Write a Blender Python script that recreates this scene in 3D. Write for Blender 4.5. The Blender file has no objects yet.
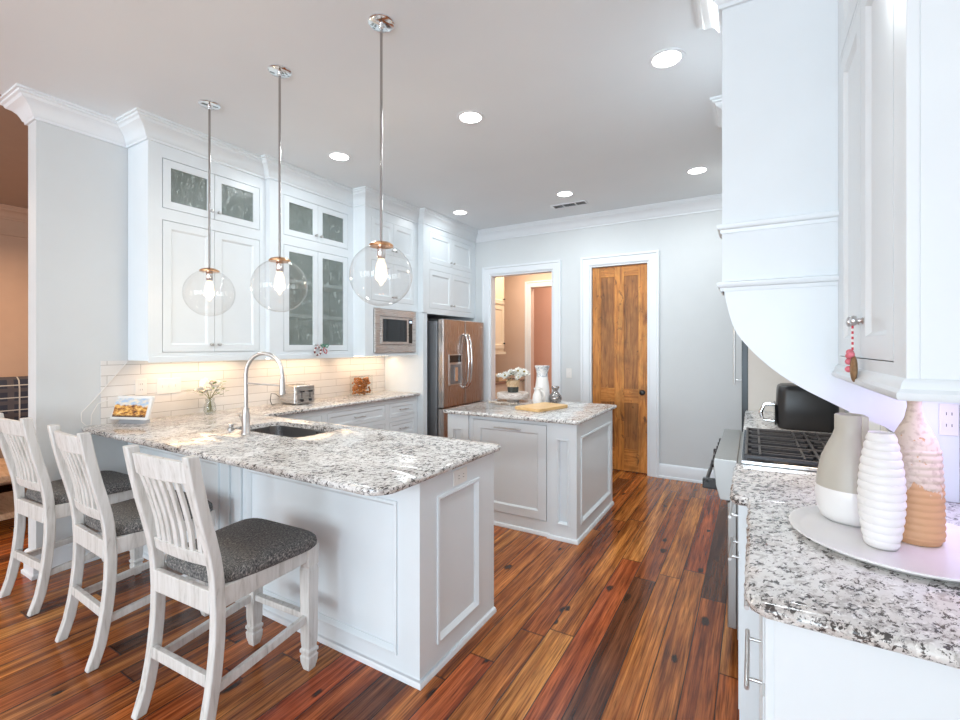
import bpy, bmesh, math, random
from mathutils import Vector
from mathutils.geometry import tessellate_polygon
PI = math.pi
C = bpy.context.scene.collection
sc = bpy.context.scene
random.seed(7)

# ------------------------------------------------------------------ camera
YAW = math.radians(30.614)
cd = bpy.data.cameras.new('camera')
cam = bpy.data.objects.new('camera', cd); C.objects.link(cam)
cam.location = (0, 0, 1.454)
cam.rotation_euler = (PI/2, 0, YAW)
cd.sensor_width = 36.0
cd.lens = 36.0*460.13/960
cd.shift_y = -(360-346.35)/960
cd.clip_start = 0.02
sc.camera = cam
# ------------------------------------------------------------------ world, light, exposure
w = bpy.data.worlds.new('world'); sc.world = w; w.use_nodes = True
w.node_tree.nodes['Background'].inputs[0].default_value = (0.80, 0.88, 1.0, 1)
w.node_tree.nodes['Background'].inputs[1].default_value = 1.0
sc.view_settings.view_transform = 'Standard'
sc.view_settings.look = 'None'
sc.view_settings.exposure = 0.15
sc.view_settings.gamma = 1.0
sc.view_settings.use_curve_mapping = False

def area(name, loc, rot, size, power, color, sy=None, shape=None, spread=None):
    l = bpy.data.lights.new(name, 'AREA'); l.energy = power; l.color = color
    l.shape = shape or ('RECTANGLE' if sy else 'SQUARE'); l.size = size
    if sy: l.size_y = sy
    if spread: l.spread = spread
    o = bpy.data.objects.new(name, l); C.objects.link(o)
    o.location = loc; o.rotation_euler = rot
    return o
DAY = (0.72, 0.88, 1.0)
# daylight of the windows behind the camera and of the living room
area('window_daylight', (-2.7, -4.85, 1.55), (PI/2, 0, 0), 2.6, 128, (.86, .945, 1.0), 2.1)
area('window_daylight', (-.2, -4.85, 1.55), (PI/2, 0, 0), 1.2, 118, DAY, 2.1)
area('window_daylight', (-5.6, -4.85, 1.55), (PI/2, 0, 0), 1.6, 45, (1.0, .9, .78), 2.1)
area('added_side_fill', (.60, -2.3, 1.5), (0, PI/2, 0), 2.0, 30, (.93, .97, 1.0), 2.4)  # added fill from the right, brightens faces turned towards +X
H = 3.015
CEIL_LIGHTS = [(-0.40, 2.665), (-1.652, 2.665), (-2.92, 2.665), (-1.652, 4.495), (-0.42, 4.495), (-2.93, 4.495)]

# ------------------------------------------------------------------ node helper
class NT:
    def __init__(s, name):
        s.m = bpy.data.materials.new(name); s.m.use_nodes = True
        s.t = s.m.node_tree; s.b = s.t.nodes['Principled BSDF']
        s.out = s.t.nodes['Material Output']; s._tc = None
    def n(s, typ, **kw):
        nd = s.t.nodes.new(typ)
        for k, v in kw.items(): setattr(nd, k, v)
        return nd
    def link(s, a, b): s.t.links.new(a, b)
    def put(s, sock, v):
        if hasattr(v, 'links') or isinstance(v, bpy.types.NodeSocket): s.link(v, sock)
        else: sock.default_value = v
    def obj(s):
        if not s._tc: s._tc = s.n('ShaderNodeTexCoord')
        return s._tc.outputs['Object']
    def math(s, op, a, b=0.0, c=None):
        nd = s.n('ShaderNodeMath', operation=op)
        s.put(nd.inputs[0], a); s.put(nd.inputs[1], b)
        if c is not None: s.put(nd.inputs[2], c)
        return nd.outputs[0]
    def sep(s, v):
        nd = s.n('ShaderNodeSeparateXYZ'); s.link(v, nd.inputs[0]); return nd.outputs
    def comb(s, x=0., y=0., z=0.):
        nd = s.n('ShaderNodeCombineXYZ')
        for i, q in enumerate((x, y, z)): s.put(nd.inputs[i], q)
        return nd.outputs[0]
    def mapp(s, v, scale=(1, 1, 1), loc=(0, 0, 0), rot=(0, 0, 0)):
        nd = s.n('ShaderNodeMapping'); s.link(v, nd.inputs[0])
        nd.inputs['Scale'].default_value = scale; nd.inputs['Location'].default_value = loc; nd.inputs['Rotation'].default_value = rot
        return nd.outputs[0]
    def noise(s, v, scale=5., detail=2., rough=.5, dist=0.):
        nd = s.n('ShaderNodeTexNoise'); s.link(v, nd.inputs['Vector'])
        nd.inputs['Scale'].default_value = scale; nd.inputs['Detail'].default_value = detail
        nd.inputs['Roughness'].default_value = rough; nd.inputs['Distortion'].default_value = dist
        return nd.outputs
    def vor(s, v, scale=5., rnd=1., feature='F1', dim='3D'):
        nd = s.n('ShaderNodeTexVoronoi', feature=feature, voronoi_dimensions=dim); s.link(v, nd.inputs['Vector'])
        nd.inputs['Scale'].default_value = scale; nd.inputs['Randomness'].default_value = rnd
        return nd.outputs
    def ramp(s, f, stops, interp='LINEAR'):
        nd = s.n('ShaderNodeValToRGB'); s.put(nd.inputs[0], f); cr = nd.color_ramp; cr.interpolation = interp
        while len(cr.elements) < len(stops): cr.elements.new(.5)
        for e, (p, c) in zip(cr.elements, stops):
            e.position = p; e.color = (c, c, c, 1) if isinstance(c, (int, float)) else (*c, 1)
        return nd.outputs[0]
    def mix(s, f, a, b, mode='MIX'):
        nd = s.n('ShaderNodeMix', data_type='RGBA', blend_type=mode)
        s.put(nd.inputs[0], f)
        for i, q in ((6, a), (7, b)): s.put(nd.inputs[i], (*q, 1) if isinstance(q, tuple) and len(q) == 3 else q)
        return nd.outputs[2]
    def bump(s, h, strength=.2, dist=.01):
        nd = s.n('ShaderNodeBump'); s.link(h, nd.inputs['Height'])
        nd.inputs['Strength'].default_value = strength; nd.inputs['Distance'].default_value = dist
        s.link(nd.outputs[0], s.b.inputs['Normal'])
    def set(s, color=None, rough=None, metal=None, **kw):
        if color is not None: s.put(s.b.inputs['Base Color'], (*color, 1) if isinstance(color, tuple) and len(color) == 3 else color)
        if rough is not None: s.put(s.b.inputs['Roughness'], rough)
        if metal is not None: s.put(s.b.inputs['Metallic'], metal)
        for k, v in kw.items(): s.put(s.b.inputs[k], v)
        return s

def simple(name, col, rough=.5, metal=0., var=.04, scale=6., **kw):
    t = NT(name)
    n = t.noise(t.obj(), scale, 3)[0]
    k = t.ramp(n, [(.3, 1-var), (.7, 1.0)])
    c = t.mix(1.0, col, k, 'MULTIPLY')
    t.set(c, rough, metal, **kw)
    return t.m
M = {}
M['cab'] = simple('cabinet_white_paint', (.77, .83, .87), .32, 0, .02)
M['trim'] = simple('trim_white_paint', (.79, .83, .87), .35, 0, .02)
M['wall'] = simple('wall_paint_grey', (.66, .69, .705), .6, 0, .02)
M['wall_living'] = simple('wall_paint_tan', (.58, .38, .27), .7, 0, .04)
M['wall_pantry'] = simple('wall_paint_beige', (.70, .52, .42), .6, 0, .03)
M['wall_pink'] = simple('wall_paint_clay', (.70, .42, .32), .6, 0, .03)
M['ceil'] = simple('ceiling_paint', (.80, .85, .885), .7, 0, .03, 1.5)
M['ceil_living_dim'] = simple('ceiling_dim_light_tan', (.46, .33, .25), .8, 0, .03)  # dim warm light of the living room put into the ceiling colour
M['cream'] = simple('cream_cabinet_paint', (.80, .68, .52), .4, 0, .03)
M['wall_range'] = simple('wall_paint_warm_white', (.72, .68, .63), .6, 0, .03)
M['chrome'] = simple('polished_chrome', (.82, .83, .85), .12, 1., .03)
M['nickel'] = simple('brushed_nickel', (.62, .62, .62), .28, 1., .08, 40)
M['black'] = simple('black_plastic', (.02, .02, .022), .35, 0, .2)
M['iron'] = simple('cast_iron', (.055, .055, .06), .42, .3, .3, 60)
M['dark_glass'] = simple('dark_glass', (.015, .017, .02), .06, 0, .1)
M['outlet'] = simple('outlet_plastic', (.82, .81, .79), .35, 0, .02)
M['shadow'] = simple('cabinet_interior', (.62, .64, .64), .6, 0, .04)
M['white_ceramic'] = simple('white_ceramic', (.84, .83, .82), .3, 0, .04, 12)
M['grey_glaze'] = simple('greige_glaze', (.50, .47, .41), .4, 0, .05, 10)
M['bronze'] = simple('dark_bronze', (.03, .026, .024), .35, .6, .2)
M['rod'] = simple('pendant_rod_metal', (.42, .40, .39), .18, 1., .05)
M['copper'] = simple('copper_canopy', (.75, .42, .22), .22, 1., .25, 30)

def steel(name, col=(.60, .60, .61), rough=.26, streak=(2, 2, 90)):
    t = NT(name)
    n = t.noise(t.mapp(t.obj(), streak), 3, 4)[0]
    t.set(t.mix(1., col, t.ramp(n, [(.3, .94), (.7, 1.)]), 'MULTIPLY'), t.ramp(n, [(.3, rough-.03), (.7, rough+.08)]), 1.0)
    return t.m
M['steel'] = steel('stainless_steel', (.62, .60, .585))
M['fridge'] = steel('fridge_stainless', (.47, .425, .40), .24, (70, 70, 1.5))
M['fridge_side'] = simple('fridge_side_grey', (.23, .24, .255), .35, .5, .06)
M['range_steel'] = steel('range_stainless', (.36, .365, .36), .36, (2, 60, 2))
M['sink_steel'] = steel('sink_stainless', (.42, .42, .43), .28, (3, 40, 3))

def emis(name, col, s):
    m = bpy.data.materials.new(name); m.use_nodes = True; t = m.node_tree
    e = t.nodes.new('ShaderNodeEmission'); e.inputs[0].default_value = (*col, 1); e.inputs[1].default_value = s
    t.links.new(e.outputs[0], t.nodes['Material Output'].inputs[0]); return m
M['led'] = emis('led_disc_glow', (1, .98, .95), 14)
M['bulb'] = emis('bulb_glow', (1, .80, .56), 5.5)
M['filament'] = emis('filament_glow', (1, .74, .42), 12)
M['strip'] = emis('under_cabinet_strip', (1, .80, .55), 5)

def clear_glass(name, tint=(1, 1, 1), rough=0.0, refl=1.0):
    m = bpy.data.materials.new(name); m.use_nodes = True; t = m.node_tree
    for n in list(t.nodes):
        if n.type == 'BSDF_PRINCIPLED': t.nodes.remove(n)
    tr = t.nodes.new('ShaderNodeBsdfTransparent'); tr.inputs[0].default_value = (*tint, 1)
    gl = t.nodes.new('ShaderNodeBsdfGlossy'); gl.inputs['Roughness'].default_value = rough
    lw = t.nodes.new('ShaderNodeLayerWeight'); lw.inputs[0].default_value = .5
    pw = t.nodes.new('ShaderNodeMath'); pw.operation = 'POWER'; pw.inputs[1].default_value = 4.5
    mp = t.nodes.new('ShaderNodeMath'); mp.operation = 'MULTIPLY_ADD'; mp.inputs[1].default_value = .75*refl; mp.inputs[2].default_value = .035*refl
    mx = t.nodes.new('ShaderNodeMixShader')
    t.links.new(lw.outputs[1], pw.inputs[0]); t.links.new(pw.outputs[0], mp.inputs[0]); t.links.new(mp.outputs[0], mx.inputs[0])
    t.links.new(tr.outputs[0], mx.inputs[1]); t.links.new(gl.outputs[0], mx.inputs[2])
    t.links.new(mx.outputs[0], t.nodes['Material Output'].inputs[0]); return m
M['globe'] = clear_glass('clear_globe_glass', (.975, .97, .965), 0, 1.0)
M['clear'] = clear_glass('clear_glass', (.93, .94, .93), 0, 1.3)

def seeded_glass():
    t = NT('seeded_cabinet_glass')
    v = t.mapp(t.obj(), (1, 1, .55))
    n = t.noise(v, 42, 3, .6, .6)[0]
    v2 = t.noise(v, 95, 2, .6, .2)[0]
    c = t.ramp(t.math('MULTIPLY', n, t.math('ADD', v2, .5)), [(.3, (.16, .20, .18)), (.5, (.28, .34, .31)), (.72, (.60, .68, .65))])
    t.set(c, .16, 0.); t.b.inputs['Specular IOR Level'].default_value = .8
    t.b.inputs['Alpha'].default_value = .40
    t.bump(n, .5, .01)
    return t.m
M['seeded'] = seeded_glass()

def floor_mat():
    t = NT('heart_pine_planks')
    x, y, z = t.sep(t.obj())
    W = .128
    px = t.math('DIVIDE', x, W); idx = t.math('FLOOR', px)
    wn = t.n('ShaderNodeTexWhiteNoise', noise_dimensions='1D'); t.link(idx, wn.inputs['W'])
    yy = t.math('ADD', y, t.math('MULTIPLY', wn.outputs[0], 7.3))
    py = t.math('DIVIDE', yy, 1.75); seg = t.math('FLOOR', py)
    w2 = t.n('ShaderNodeTexWhiteNoise', noise_dimensions='2D'); t.link(t.comb(idx, seg, 0.), w2.inputs['Vector'])
    r = w2.outputs[0]; rc = t.sep(w2.outputs[1])
    base = t.ramp(r, [(0., (.075, .030, .017)), (.10, (.15, .045, .018)), (.25, (.30, .078, .022)), (.45, (.36, .115, .028)),
                      (.64, (.42, .150, .034)), (.8, (.32, .060, .020)), (.92, (.46, .19, .05)), (1., (.22, .055, .018))])
    gx = t.math('ADD', t.math('MULTIPLY', x, 1.0), t.math('MULTIPLY', r, 37.))
    gv = t.comb(t.math('MULTIPLY', gx, 30.), t.math('MULTIPLY', y, 1.0), t.math('MULTIPLY', r, 9.))
    g1 = t.noise(gv, 1.0, 6, .62, .5)[0]
    gv2 = t.comb(t.math('MULTIPLY', gx, 140.), t.math('MULTIPLY', y, 5.), 0.)
    g2 = t.noise(gv2, 1.0, 3, .6, .3)[0]
    c = t.mix(1., base, t.ramp(g1, [(.27, (.16, .10, .09)), (.42, (.66, .54, .46)), (.54, (1.12, 1.1, 1.0)), (.72, (1.75, 1.95, 1.9))]), 'MULTIPLY')
    c = t.mix(.9, c, t.ramp(g2, [(.32, .35), (.5, .95), (.7, 1.35)]), 'MULTIPLY')
    g3 = t.noise(t.comb(t.math('MULTIPLY', gx, 15.), t.math('MULTIPLY', y, .7), t.math('MULTIPLY', r, 5.)), 1., 4, .6, .7)[0]
    c = t.mix(1., c, t.ramp(g3, [(.33, (.50, .40, .38)), (.48, (1., 1., 1.)), (.7, (1.15, 1.15, 1.05))]), 'MULTIPLY')
    # knots
    kv = t.comb(t.math('MULTIPLY', gx, 5.2), t.math('MULTIPLY', yy, 2.6), 0.)
    nd = t.n('ShaderNodeMix', data_type='VECTOR'); nd.inputs[0].default_value = .14
    t.link(kv, nd.inputs[4]); t.link(t.noise(kv, 5, 2)[1], nd.inputs[5])
    vo = t.vor(nd.outputs[1], 1.0, dim='2D')
    vr = t.sep(vo[1])[0]
    size = t.math('MULTIPLY', t.math('GREATER_THAN', vr, .62), t.math('MULTIPLY', vr, .11))
    k = t.math('SUBTRACT', 1., t.math('SMOOTH_MIN', 1., t.math('DIVIDE', vo[0], t.math('ADD', size, .0001)), .2))
    k = t.math('MAXIMUM', k, 0.)
    c = t.mix(t.ramp(k, [(.0, 0.), (.25, .75), (.6, .97)]), c, (.018, .009, .007))
    # seams
    fx = t.math('FRACT', px); fy = t.math('FRACT', py)
    ex = t.math('MINIMUM', fx, t.math('SUBTRACT', 1., fx)); ey = t.math('MINIMUM', fy, t.math('SUBTRACT', 1., fy))
    s = t.math('MULTIPLY', t.ramp(ex, [(.010, .12), (.028, 1.)]), t.ramp(ey, [(.0008, .15), (.0018, 1.)]))
    c = t.mix(1., c, s, 'MULTIPLY')
    t.set(c, t.ramp(g1, [(.3, .15), (.7, .25)]), 0.)
    t.b.inputs['Specular IOR Level'].default_value = .38
    t.bump(t.math('ADD', t.math('MULTIPLY', g1, .25), s), .12, .004)
    return t.m
M['floor'] = floor_mat()

def granite():
    t = NT('speckled_granite')
    P = t.mapp(t.obj(), (1, 1, 1), (0, 0, 0), (.0, .0, .5))
    Ps = t.mapp(P, (1.0, .6, 1.0))
    big = t.noise(Ps, 5, 4, .6, .6)[0]
    c = t.ramp(big, [(.3, (.58, .54, .51)), (.5, (.70, .69, .675)), (.68, (.80, .795, .785))])
    m1 = t.noise(Ps, 44, 4, .7, .5)[0]
    c = t.mix(t.ramp(m1, [(.50, 0.), (.60, .75)]), c, (.36, .335, .32))
    m2 = t.noise(t.mapp(Ps, (1, 1, 1), (3, 1, 5)), 74, 4, .75, .4)[0]
    thr = t.math('ADD', m2, t.math('MULTIPLY', t.math('SUBTRACT', big, .5), -.22))
    c = t.mix(t.ramp(thr, [(.537, 0.), (.567, .96)]), c, (.055, .048, .046))
    m3 = t.noise(t.mapp(Ps, (1, 1, 1), (9, 4, 2)), 13, 4, .7, .8)[0]
    c = t.mix(t.ramp(m3, [(.665, 0.), (.72, .8)]), c, (.16, .09, .07))
    m4 = t.noise(t.mapp(Ps, (1, 1, 1), (2, 8, 2)), 95, 2, .6)[0]
    c = t.mix(t.ramp(m4, [(.60, 0.), (.68, .9)]), c, (.88, .87, .85))
    t.set(c, .13, 0.); t.b.inputs['Specular IOR Level'].default_value = .5
    return t.m
M['granite'] = granite()

def tile():
    t = NT('white_long_tile')
    x, y, z = t.sep(t.obj())
    br = t.n('ShaderNodeTexBrick'); t.link(t.comb(y, z, 0.), br.inputs['Vector'])
    br.inputs['Scale'].default_value = 1.0; br.inputs['Brick Width'].default_value = .41; br.inputs['Row Height'].default_value = .0735
    br.inputs['Mortar Size'].default_value = .0018; br.inputs['Mortar Smooth'].default_value = .1
    br.inputs['Color1'].default_value = (.80, .79, .775, 1); br.inputs['Color2'].default_value = (.76, .75, .735, 1); br.inputs['Mortar'].default_value = (.45, .43, .41, 1)
    t.set(br.outputs[0], .18, 0.); t.bump(t.math('SUBTRACT', 1., br.outputs[1]), .4, .003)
    return t.m
M['tile'] = tile()

def chair_paint():
    t = NT('washed_white_chair_paint')
    v = t.mapp(t.obj(), (28, 28, 3))
    n = t.noise(v, 1.4, 5, .65, .6)[0]
    t.set(t.ramp(n, [(.28, (.36, .35, .33)), (.42, (.60, .59, .565)), (.6, (.70, .695, .68))]), .45, 0.)
    t.bump(n, .15, .003); return t.m
M['chair'] = chair_paint()

def tweed():
    t = NT('grey_tweed_upholstery')
    x, y, z = t.sep(t.obj())
    a = t.noise(t.mapp(t.obj(), (420, 90, 90)), 1, 2)[0]; b = t.noise(t.mapp(t.obj(), (90, 420, 90)), 1, 2)[0]
    n = t.math('ADD', t.math('MULTIPLY', a, .5), t.math('MULTIPLY', b, .5))
    t.set(t.ramp(n, [(.36, (.03, .03, .034)), (.47, (.10, .10, .10)), (.55, (.16, .155, .15)), (.66, (.42, .40, .37))]), .9, 0.)
    t.bump(n, .5, .004); return t.m
M['tweed'] = tweed()

def wood(name, c0, c1, c2, sc_=(26, 26, 2.2), rough=.48, knots=True):
    t = NT(name)
    n = t.noise(t.mapp(t.obj(), sc_), 1., 5, .6, 1.6)[0]
    c = t.ramp(n, [(.28, c0), (.48, c1), (.7, c2)])
    if knots:
        kn = t.noise(t.mapp(t.obj(), (16, 16, 9)), 1., 4, .6, .5)[0]
        c = t.mix(t.ramp(kn, [(.62, 0.), (.70, .75)]), c, (.09, .03, .01))
        kb = t.noise(t.mapp(t.obj(), (5, 5, 2.5)), 1., 3, .6, .5)[0]
        c = t.mix(1., c, t.ramp(kb, [(.35, .65), (.6, 1.1)]), 'MULTIPLY')
    t.set(c, rough, 0.); return t.m
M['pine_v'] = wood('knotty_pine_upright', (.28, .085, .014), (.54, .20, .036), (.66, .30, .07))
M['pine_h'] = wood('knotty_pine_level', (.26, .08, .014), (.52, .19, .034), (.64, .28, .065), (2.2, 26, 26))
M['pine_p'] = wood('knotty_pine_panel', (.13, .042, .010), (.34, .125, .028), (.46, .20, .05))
M['board'] = wood('maple_board', (.62, .36, .15), (.74, .47, .21), (.80, .55, .28), (3, 30, 30), .4, False)
M['drift'] = wood('grey_driftwood', (.22, .17, .13), (.42, .35, .29), (.62, .56, .50), (30, 6, 30), .8, False)
M['rattan'] = wood('tan_wicker', (.42, .25, .12), (.66, .46, .28), (.80, .62, .42), (60, 60, 20), .7, False)
M['raw_wood'] = wood('living_pine', (.30, .17, .10), (.48, .30, .18), (.58, .40, .27), (4, 20, 20), .5, False)

# ------------------------------------------------------------------ mesh builder
def world_off(o):
    v = Vector((0, 0, 0))
    while o is not None: v += o.location; o = o.parent
    return v
class Fr:
    """local frame: u along the face, v up, n out of the face"""
    def __init__(s, o, u, n): s.o = Vector(o); s.u = Vector(u); s.n = Vector(n); s.z = Vector((0, 0, 1))
    def __call__(s, u, v, n): return s.o + s.u*u + s.z*v + s.n*n
class MB:
    def __init__(s): s.v = []; s.f = []
    def add(s, vs, fs):
        k = len(s.v); s.v += [Vector(q) for q in vs]; s.f += [tuple(i+k for i in f) for f in fs]; return s
    def box(s, a0, a1, b0, b1, c0, c1, fr=None):
        vs = [(x, y, z) for x in (a0, a1) for y in (b0, b1) for z in (c0, c1)]
        if fr: vs = [fr(*q) for q in vs]
        return s.add(vs, [(0, 1, 3, 2), (4, 6, 7, 5), (0, 4, 5, 1), (2, 3, 7, 6), (0, 2, 6, 4), (1, 5, 7, 3)])
    def loft(s, rings, caps=True, closed=True, loop=False):
        n = len(rings[0]); vs = [q for r in rings for q in r]; fs = []
        R = len(rings)
        for i in range(R if loop else R-1):
            for j in range(n if closed else n-1):
                a = i*n+j; b = i*n+(j+1) % n; c = ((i+1) % R)*n+(j+1) % n; d = ((i+1) % R)*n+j
                fs.append((a, b, c, d))
        if caps and not loop: fs += [tuple(range(n)), tuple((R-1)*n+j for j in reversed(range(n)))]
        return s.add(vs, fs)
    def lathe(s, prof, c=(0, 0, 0), n=32, axis='z', caps=True):
        rings = []
        for r, h in prof:
            ring = []
            for i in range(n):
                a = 2*PI*i/n; p, q = max(r, 1e-4)*math.cos(a), max(r, 1e-4)*math.sin(a)
                ring.append({'z': (c[0]+p, c[1]+q, c[2]+h), 'x': (c[0]+h, c[1]+p, c[2]+q), 'y': (c[0]+p, c[1]+h, c[2]+q)}[axis])
            rings.append(ring)
        return s.loft(rings, caps)
    def tube(s, pts, r, n=12, loop=False):
        pts = [Vector(p) for p in pts]; rings = []; up = None
        N = len(pts)
        for i, p in enumerate(pts):
            d = (pts[(i+1) % N]-pts[i-1]) if loop else (pts[min(i+1, N-1)]-pts[max(i-1, 0)])
            d.normalize()
            if up is None:
                up = Vector((0, 0, 1)) if abs(d.z) < .9 else Vector((1, 0, 0))
            e = d.cross(up).normalized(); up = e.cross(d).normalized()
            rr = r[i] if isinstance(r, (list, tuple)) else r
            rings.append([p+e*rr*math.cos(2*PI*k/n)+up*rr*math.sin(2*PI*k/n) for k in range(n)])
        return s.loft(rings, True, True, loop)
    def prism(s, poly, a, b, place):
        """poly: 2D outline; place(p, q, t) -> 3D; t runs a..b"""
        n = len(poly)
        vs = [place(p, q, a) for p, q in poly]+[place(p, q, b) for p, q in poly]
        fs = [(i, (i+1) % n, n+(i+1) % n, n+i) for i in range(n)]
        tri = tessellate_polygon([[Vector((p, q, 0)) for p, q in poly]])
        fs += [tuple(t) for t in tri]+[tuple(n+i for i in t) for t in tri]
        return s.add(vs, fs)
    def sphere(s, c, r, n=24, m=14, sx=1, sy=1, sz=1, noise=0):
        rings = []
        for i in range(m+1):
            th = PI*i/m; rr = max(math.sin(th), 1e-3)
            rings.append([(c[0]+r*sx*rr*math.cos(2*PI*k/n), c[1]+r*sy*rr*math.sin(2*PI*k/n), c[2]-r*sz*math.cos(th)) for k in range(n)])
        return s.loft(rings, True)
    def build(s, name, m, parent=None, bevel=0., smooth=None, local=False, seg=2, sub=0):
        me = bpy.data.meshes.new(name)
        off = Vector((0, 0, 0)) if (parent is None or local) else world_off(parent)
        me.from_pydata([q-off for q in s.v], [], s.f)
        bm = bmesh.new(); bm.from_mesh(me)
        bmesh.ops.remove_doubles(bm, verts=bm.verts, dist=1e-6)
        bmesh.ops.recalc_face_normals(bm, faces=bm.faces); bm.to_mesh(me); bm.free()
        if isinstance(m, str): m = M[m]
        me.materials.append(m)
        if smooth is not None:
            me.polygons.foreach_set('use_smooth', [True]*len(me.polygons)); me.set_sharp_from_angle(angle=math.radians(smooth))
        o = bpy.data.objects.new(name, me); C.objects.link(o)
        if parent is not None: o.parent = parent
        if bevel:
            b = o.modifiers.new('bevel', 'BEVEL'); b.width = bevel; b.segments = seg; b.limit_method = 'ANGLE'; b.angle_limit = math.radians(40)
        if sub:
            q = o.modifiers.new('sub', 'SUBSURF'); q.levels = sub; q.render_levels = sub
        return o
def thing(name, label, cat, loc=(0, 0, 0), rz=0., group=None):
    o = bpy.data.objects.new(name, None); C.objects.link(o); o.empty_display_size = .1
    o.location = loc; o.rotation_euler = (0, 0, rz); o['label'] = label; o['category'] = cat
    if group: o['group'] = group
    return o
def tag(o, label, cat, group=None):
    o['label'] = label; o['category'] = cat
    if group: o['group'] = group
    return o
def struct(o): o['kind'] = 'structure'; return o
def dup(root, loc, label, rz=None):
    r = root.copy(); C.objects.link(r); r.location = loc; r['label'] = label
    if rz is not None: r.rotation_euler = (0, 0, rz)
    for ch in list(root.children):
        c = ch.copy(); C.objects.link(c); c.parent = r
        for g in list(ch.children):
            d = g.copy(); C.objects.link(d); d.parent = c
    return r
def rrect(x0, x1, y0, y1, r, k=6):
    out = []
    for cx, cy, a0 in ((x1-r, y1-r, 0), (x0+r, y1-r, PI/2), (x0+r, y0+r, PI), (x1-r, y0+r, 1.5*PI)):
        for i in range(k+1):
            a = a0+PI/2*i/k; out.append((cx+r*math.cos(a), cy+r*math.sin(a)))
    return out

# ------------------------------------------------------------------ room shell
YB = 5.418; XW = -3.873; XR = .62; YR = -5.0; XL = -7.2; YP = 7.0
struct(MB().box(XL-.15, XR+.6, YR-.15, 8.6, -.1, 0).build('floor', 'floor'))
struct(MB().box(-4.011, XR+.6, YR-.15, 8.6, H, H+.1).build('ceiling', 'ceil'))
struct(MB().box(XL-.15, -4.0115, YR-.15, 8.6, H, H+.1).build('ceiling_living_room', 'ceil_living_dim'))
struct(MB().box(-4.011, XW, 1.068, 8.5, 0, H).build('wall_left', 'wall'))
def wall_holes(name, m, y0, y1, x0, x1, holes):
    mb = MB(); x = x0
    for a, b, z0, z1 in holes:
        mb.box(x, a, y0, y1, 0, H)
        if z1 < H: mb.box(a, b, y0, y1, z1, H)
        if z0 > 0: mb.box(a, b, y0, y1, 0, z0)
        x = b
    mb.box(x, x1, y0, y1, 0, H)
    return struct(mb.build(name, m))
wall_holes('wall_back', 'wall', YB, YB+.12, XW, XR+.15, [(-3.05, -2.145, 0, 2.415), (-1.674, -.999, 0, 2.415)])
struct(MB().box(XR, XR+.15, YR, -3.5, 0, H).box(XR, XR+.15, -1.1, YB, 0, H).box(XR, XR+.15, -3.5, -1.1, 0, .5).box(XR, XR+.15, -3.5, -1.1, 2.5, H).build('wall_right', 'wall_range'))
e = bpy.data.objects.new('window_4', None); C.objects.link(e); struct(e); e.location = (XR, -2.3, .5)  # added window, out of view, to go with the side fill lamp
mb = MB()
for y in (-3.47, -2.3, -1.13): mb.box(XR+.03, XR+.11, y-.03, y+.03, .5, 2.5)
for z in (.53, 1.8, 2.47): mb.box(XR+.03, XR+.11, -3.5, -1.1, z-.03, z+.03)
mb.build('window_frame', 'trim', e)
MB().box(XR+.07, XR+.075, -3.5, -1.1, .5, 2.5).build('window_pane', 'clear', e)
struct(MB().box(XL-.15, XL, YR, 8.5, 0, H).build('wall_living_room', 'wall_living'))
struct(MB().box(XL, -4.011, 6.5, 6.6, 0, H).build('wall_living_room_end', 'wall_living'))
WINS = [(-6.4, -4.8), (-4.0, -1.4), (-.8, .4)]
wall_holes('wall_near', 'wall', YR-.15, YR, XL, XR+.15, [(a, b, .5, 2.6) for a, b in WINS])
for i, (a, b) in enumerate(WINS):
    e = bpy.data.objects.new('window_%d' % (i+1), None); C.objects.link(e); struct(e); e.location = ((a+b)/2, YR, .5)
    mb = MB()
    for x in (a, (a+b)/2, b): mb.box(x-.03, x+.03, YR-.11, YR-.03, .5, 2.6)
    for z in (.53, 1.9, 2.57): mb.box(a, b, YR-.11, YR-.03, z-.03, z+.03)
    mb.build('window_frame', 'trim', e)
    MB().box(a, b, YR-.075, YR-.07, .5, 2.6).build('window_pane', 'clear', e)
# stub wall block at the far end of the range wall
struct(MB().box(-.03, XR, 4.5, YB, 0, H).build('wall_range_end', 'wall_range'))

# crown moulding
CR = [(0, 2.877), (.014, 2.877), (.016, 2.892), (.024, 2.898), (.030, 2.915), (.042, 2.938), (.062, 2.958), (.086, 2.970), (.094, 2.985), (.106, 2.990), (.108, 3.000), (.12, 3.002), (.12, H), (0, H)]
def run(path, prof, pick=None):
    """mitred moulding segments along a 2D path, projecting to the right of travel"""
    P = [Vector(p) for p in path]; N = []
    for a, b in zip(P, P[1:]):
        d = (b-a).normalized(); N.append(Vector((d.y, -d.x)))
    mit = []
    for i in range(len(P)):
        if i == 0: mit.append(N[0])
        elif i == len(P)-1: mit.append(N[-1])
        else:
            n1, n2 = N[i-1], N[i]; mit.append((n1+n2)/(1+n1.dot(n2)))
    out = []
    for i in range(len(P)-1):
        rings = [[(P[j].x+mit[j].x*o, P[j].y+mit[j].y*o, z) for o, z in prof] for j in (i, i+1)]
        out.append(rings)
    return out
def crown_obj(segs, idx, name, m, parent=None, st=False):
    mb = MB()
    for i in idx: mb.loft(segs[i])
    o = mb.build(name, m, parent, smooth=35)
    if st: struct(o)
    return o
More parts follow.
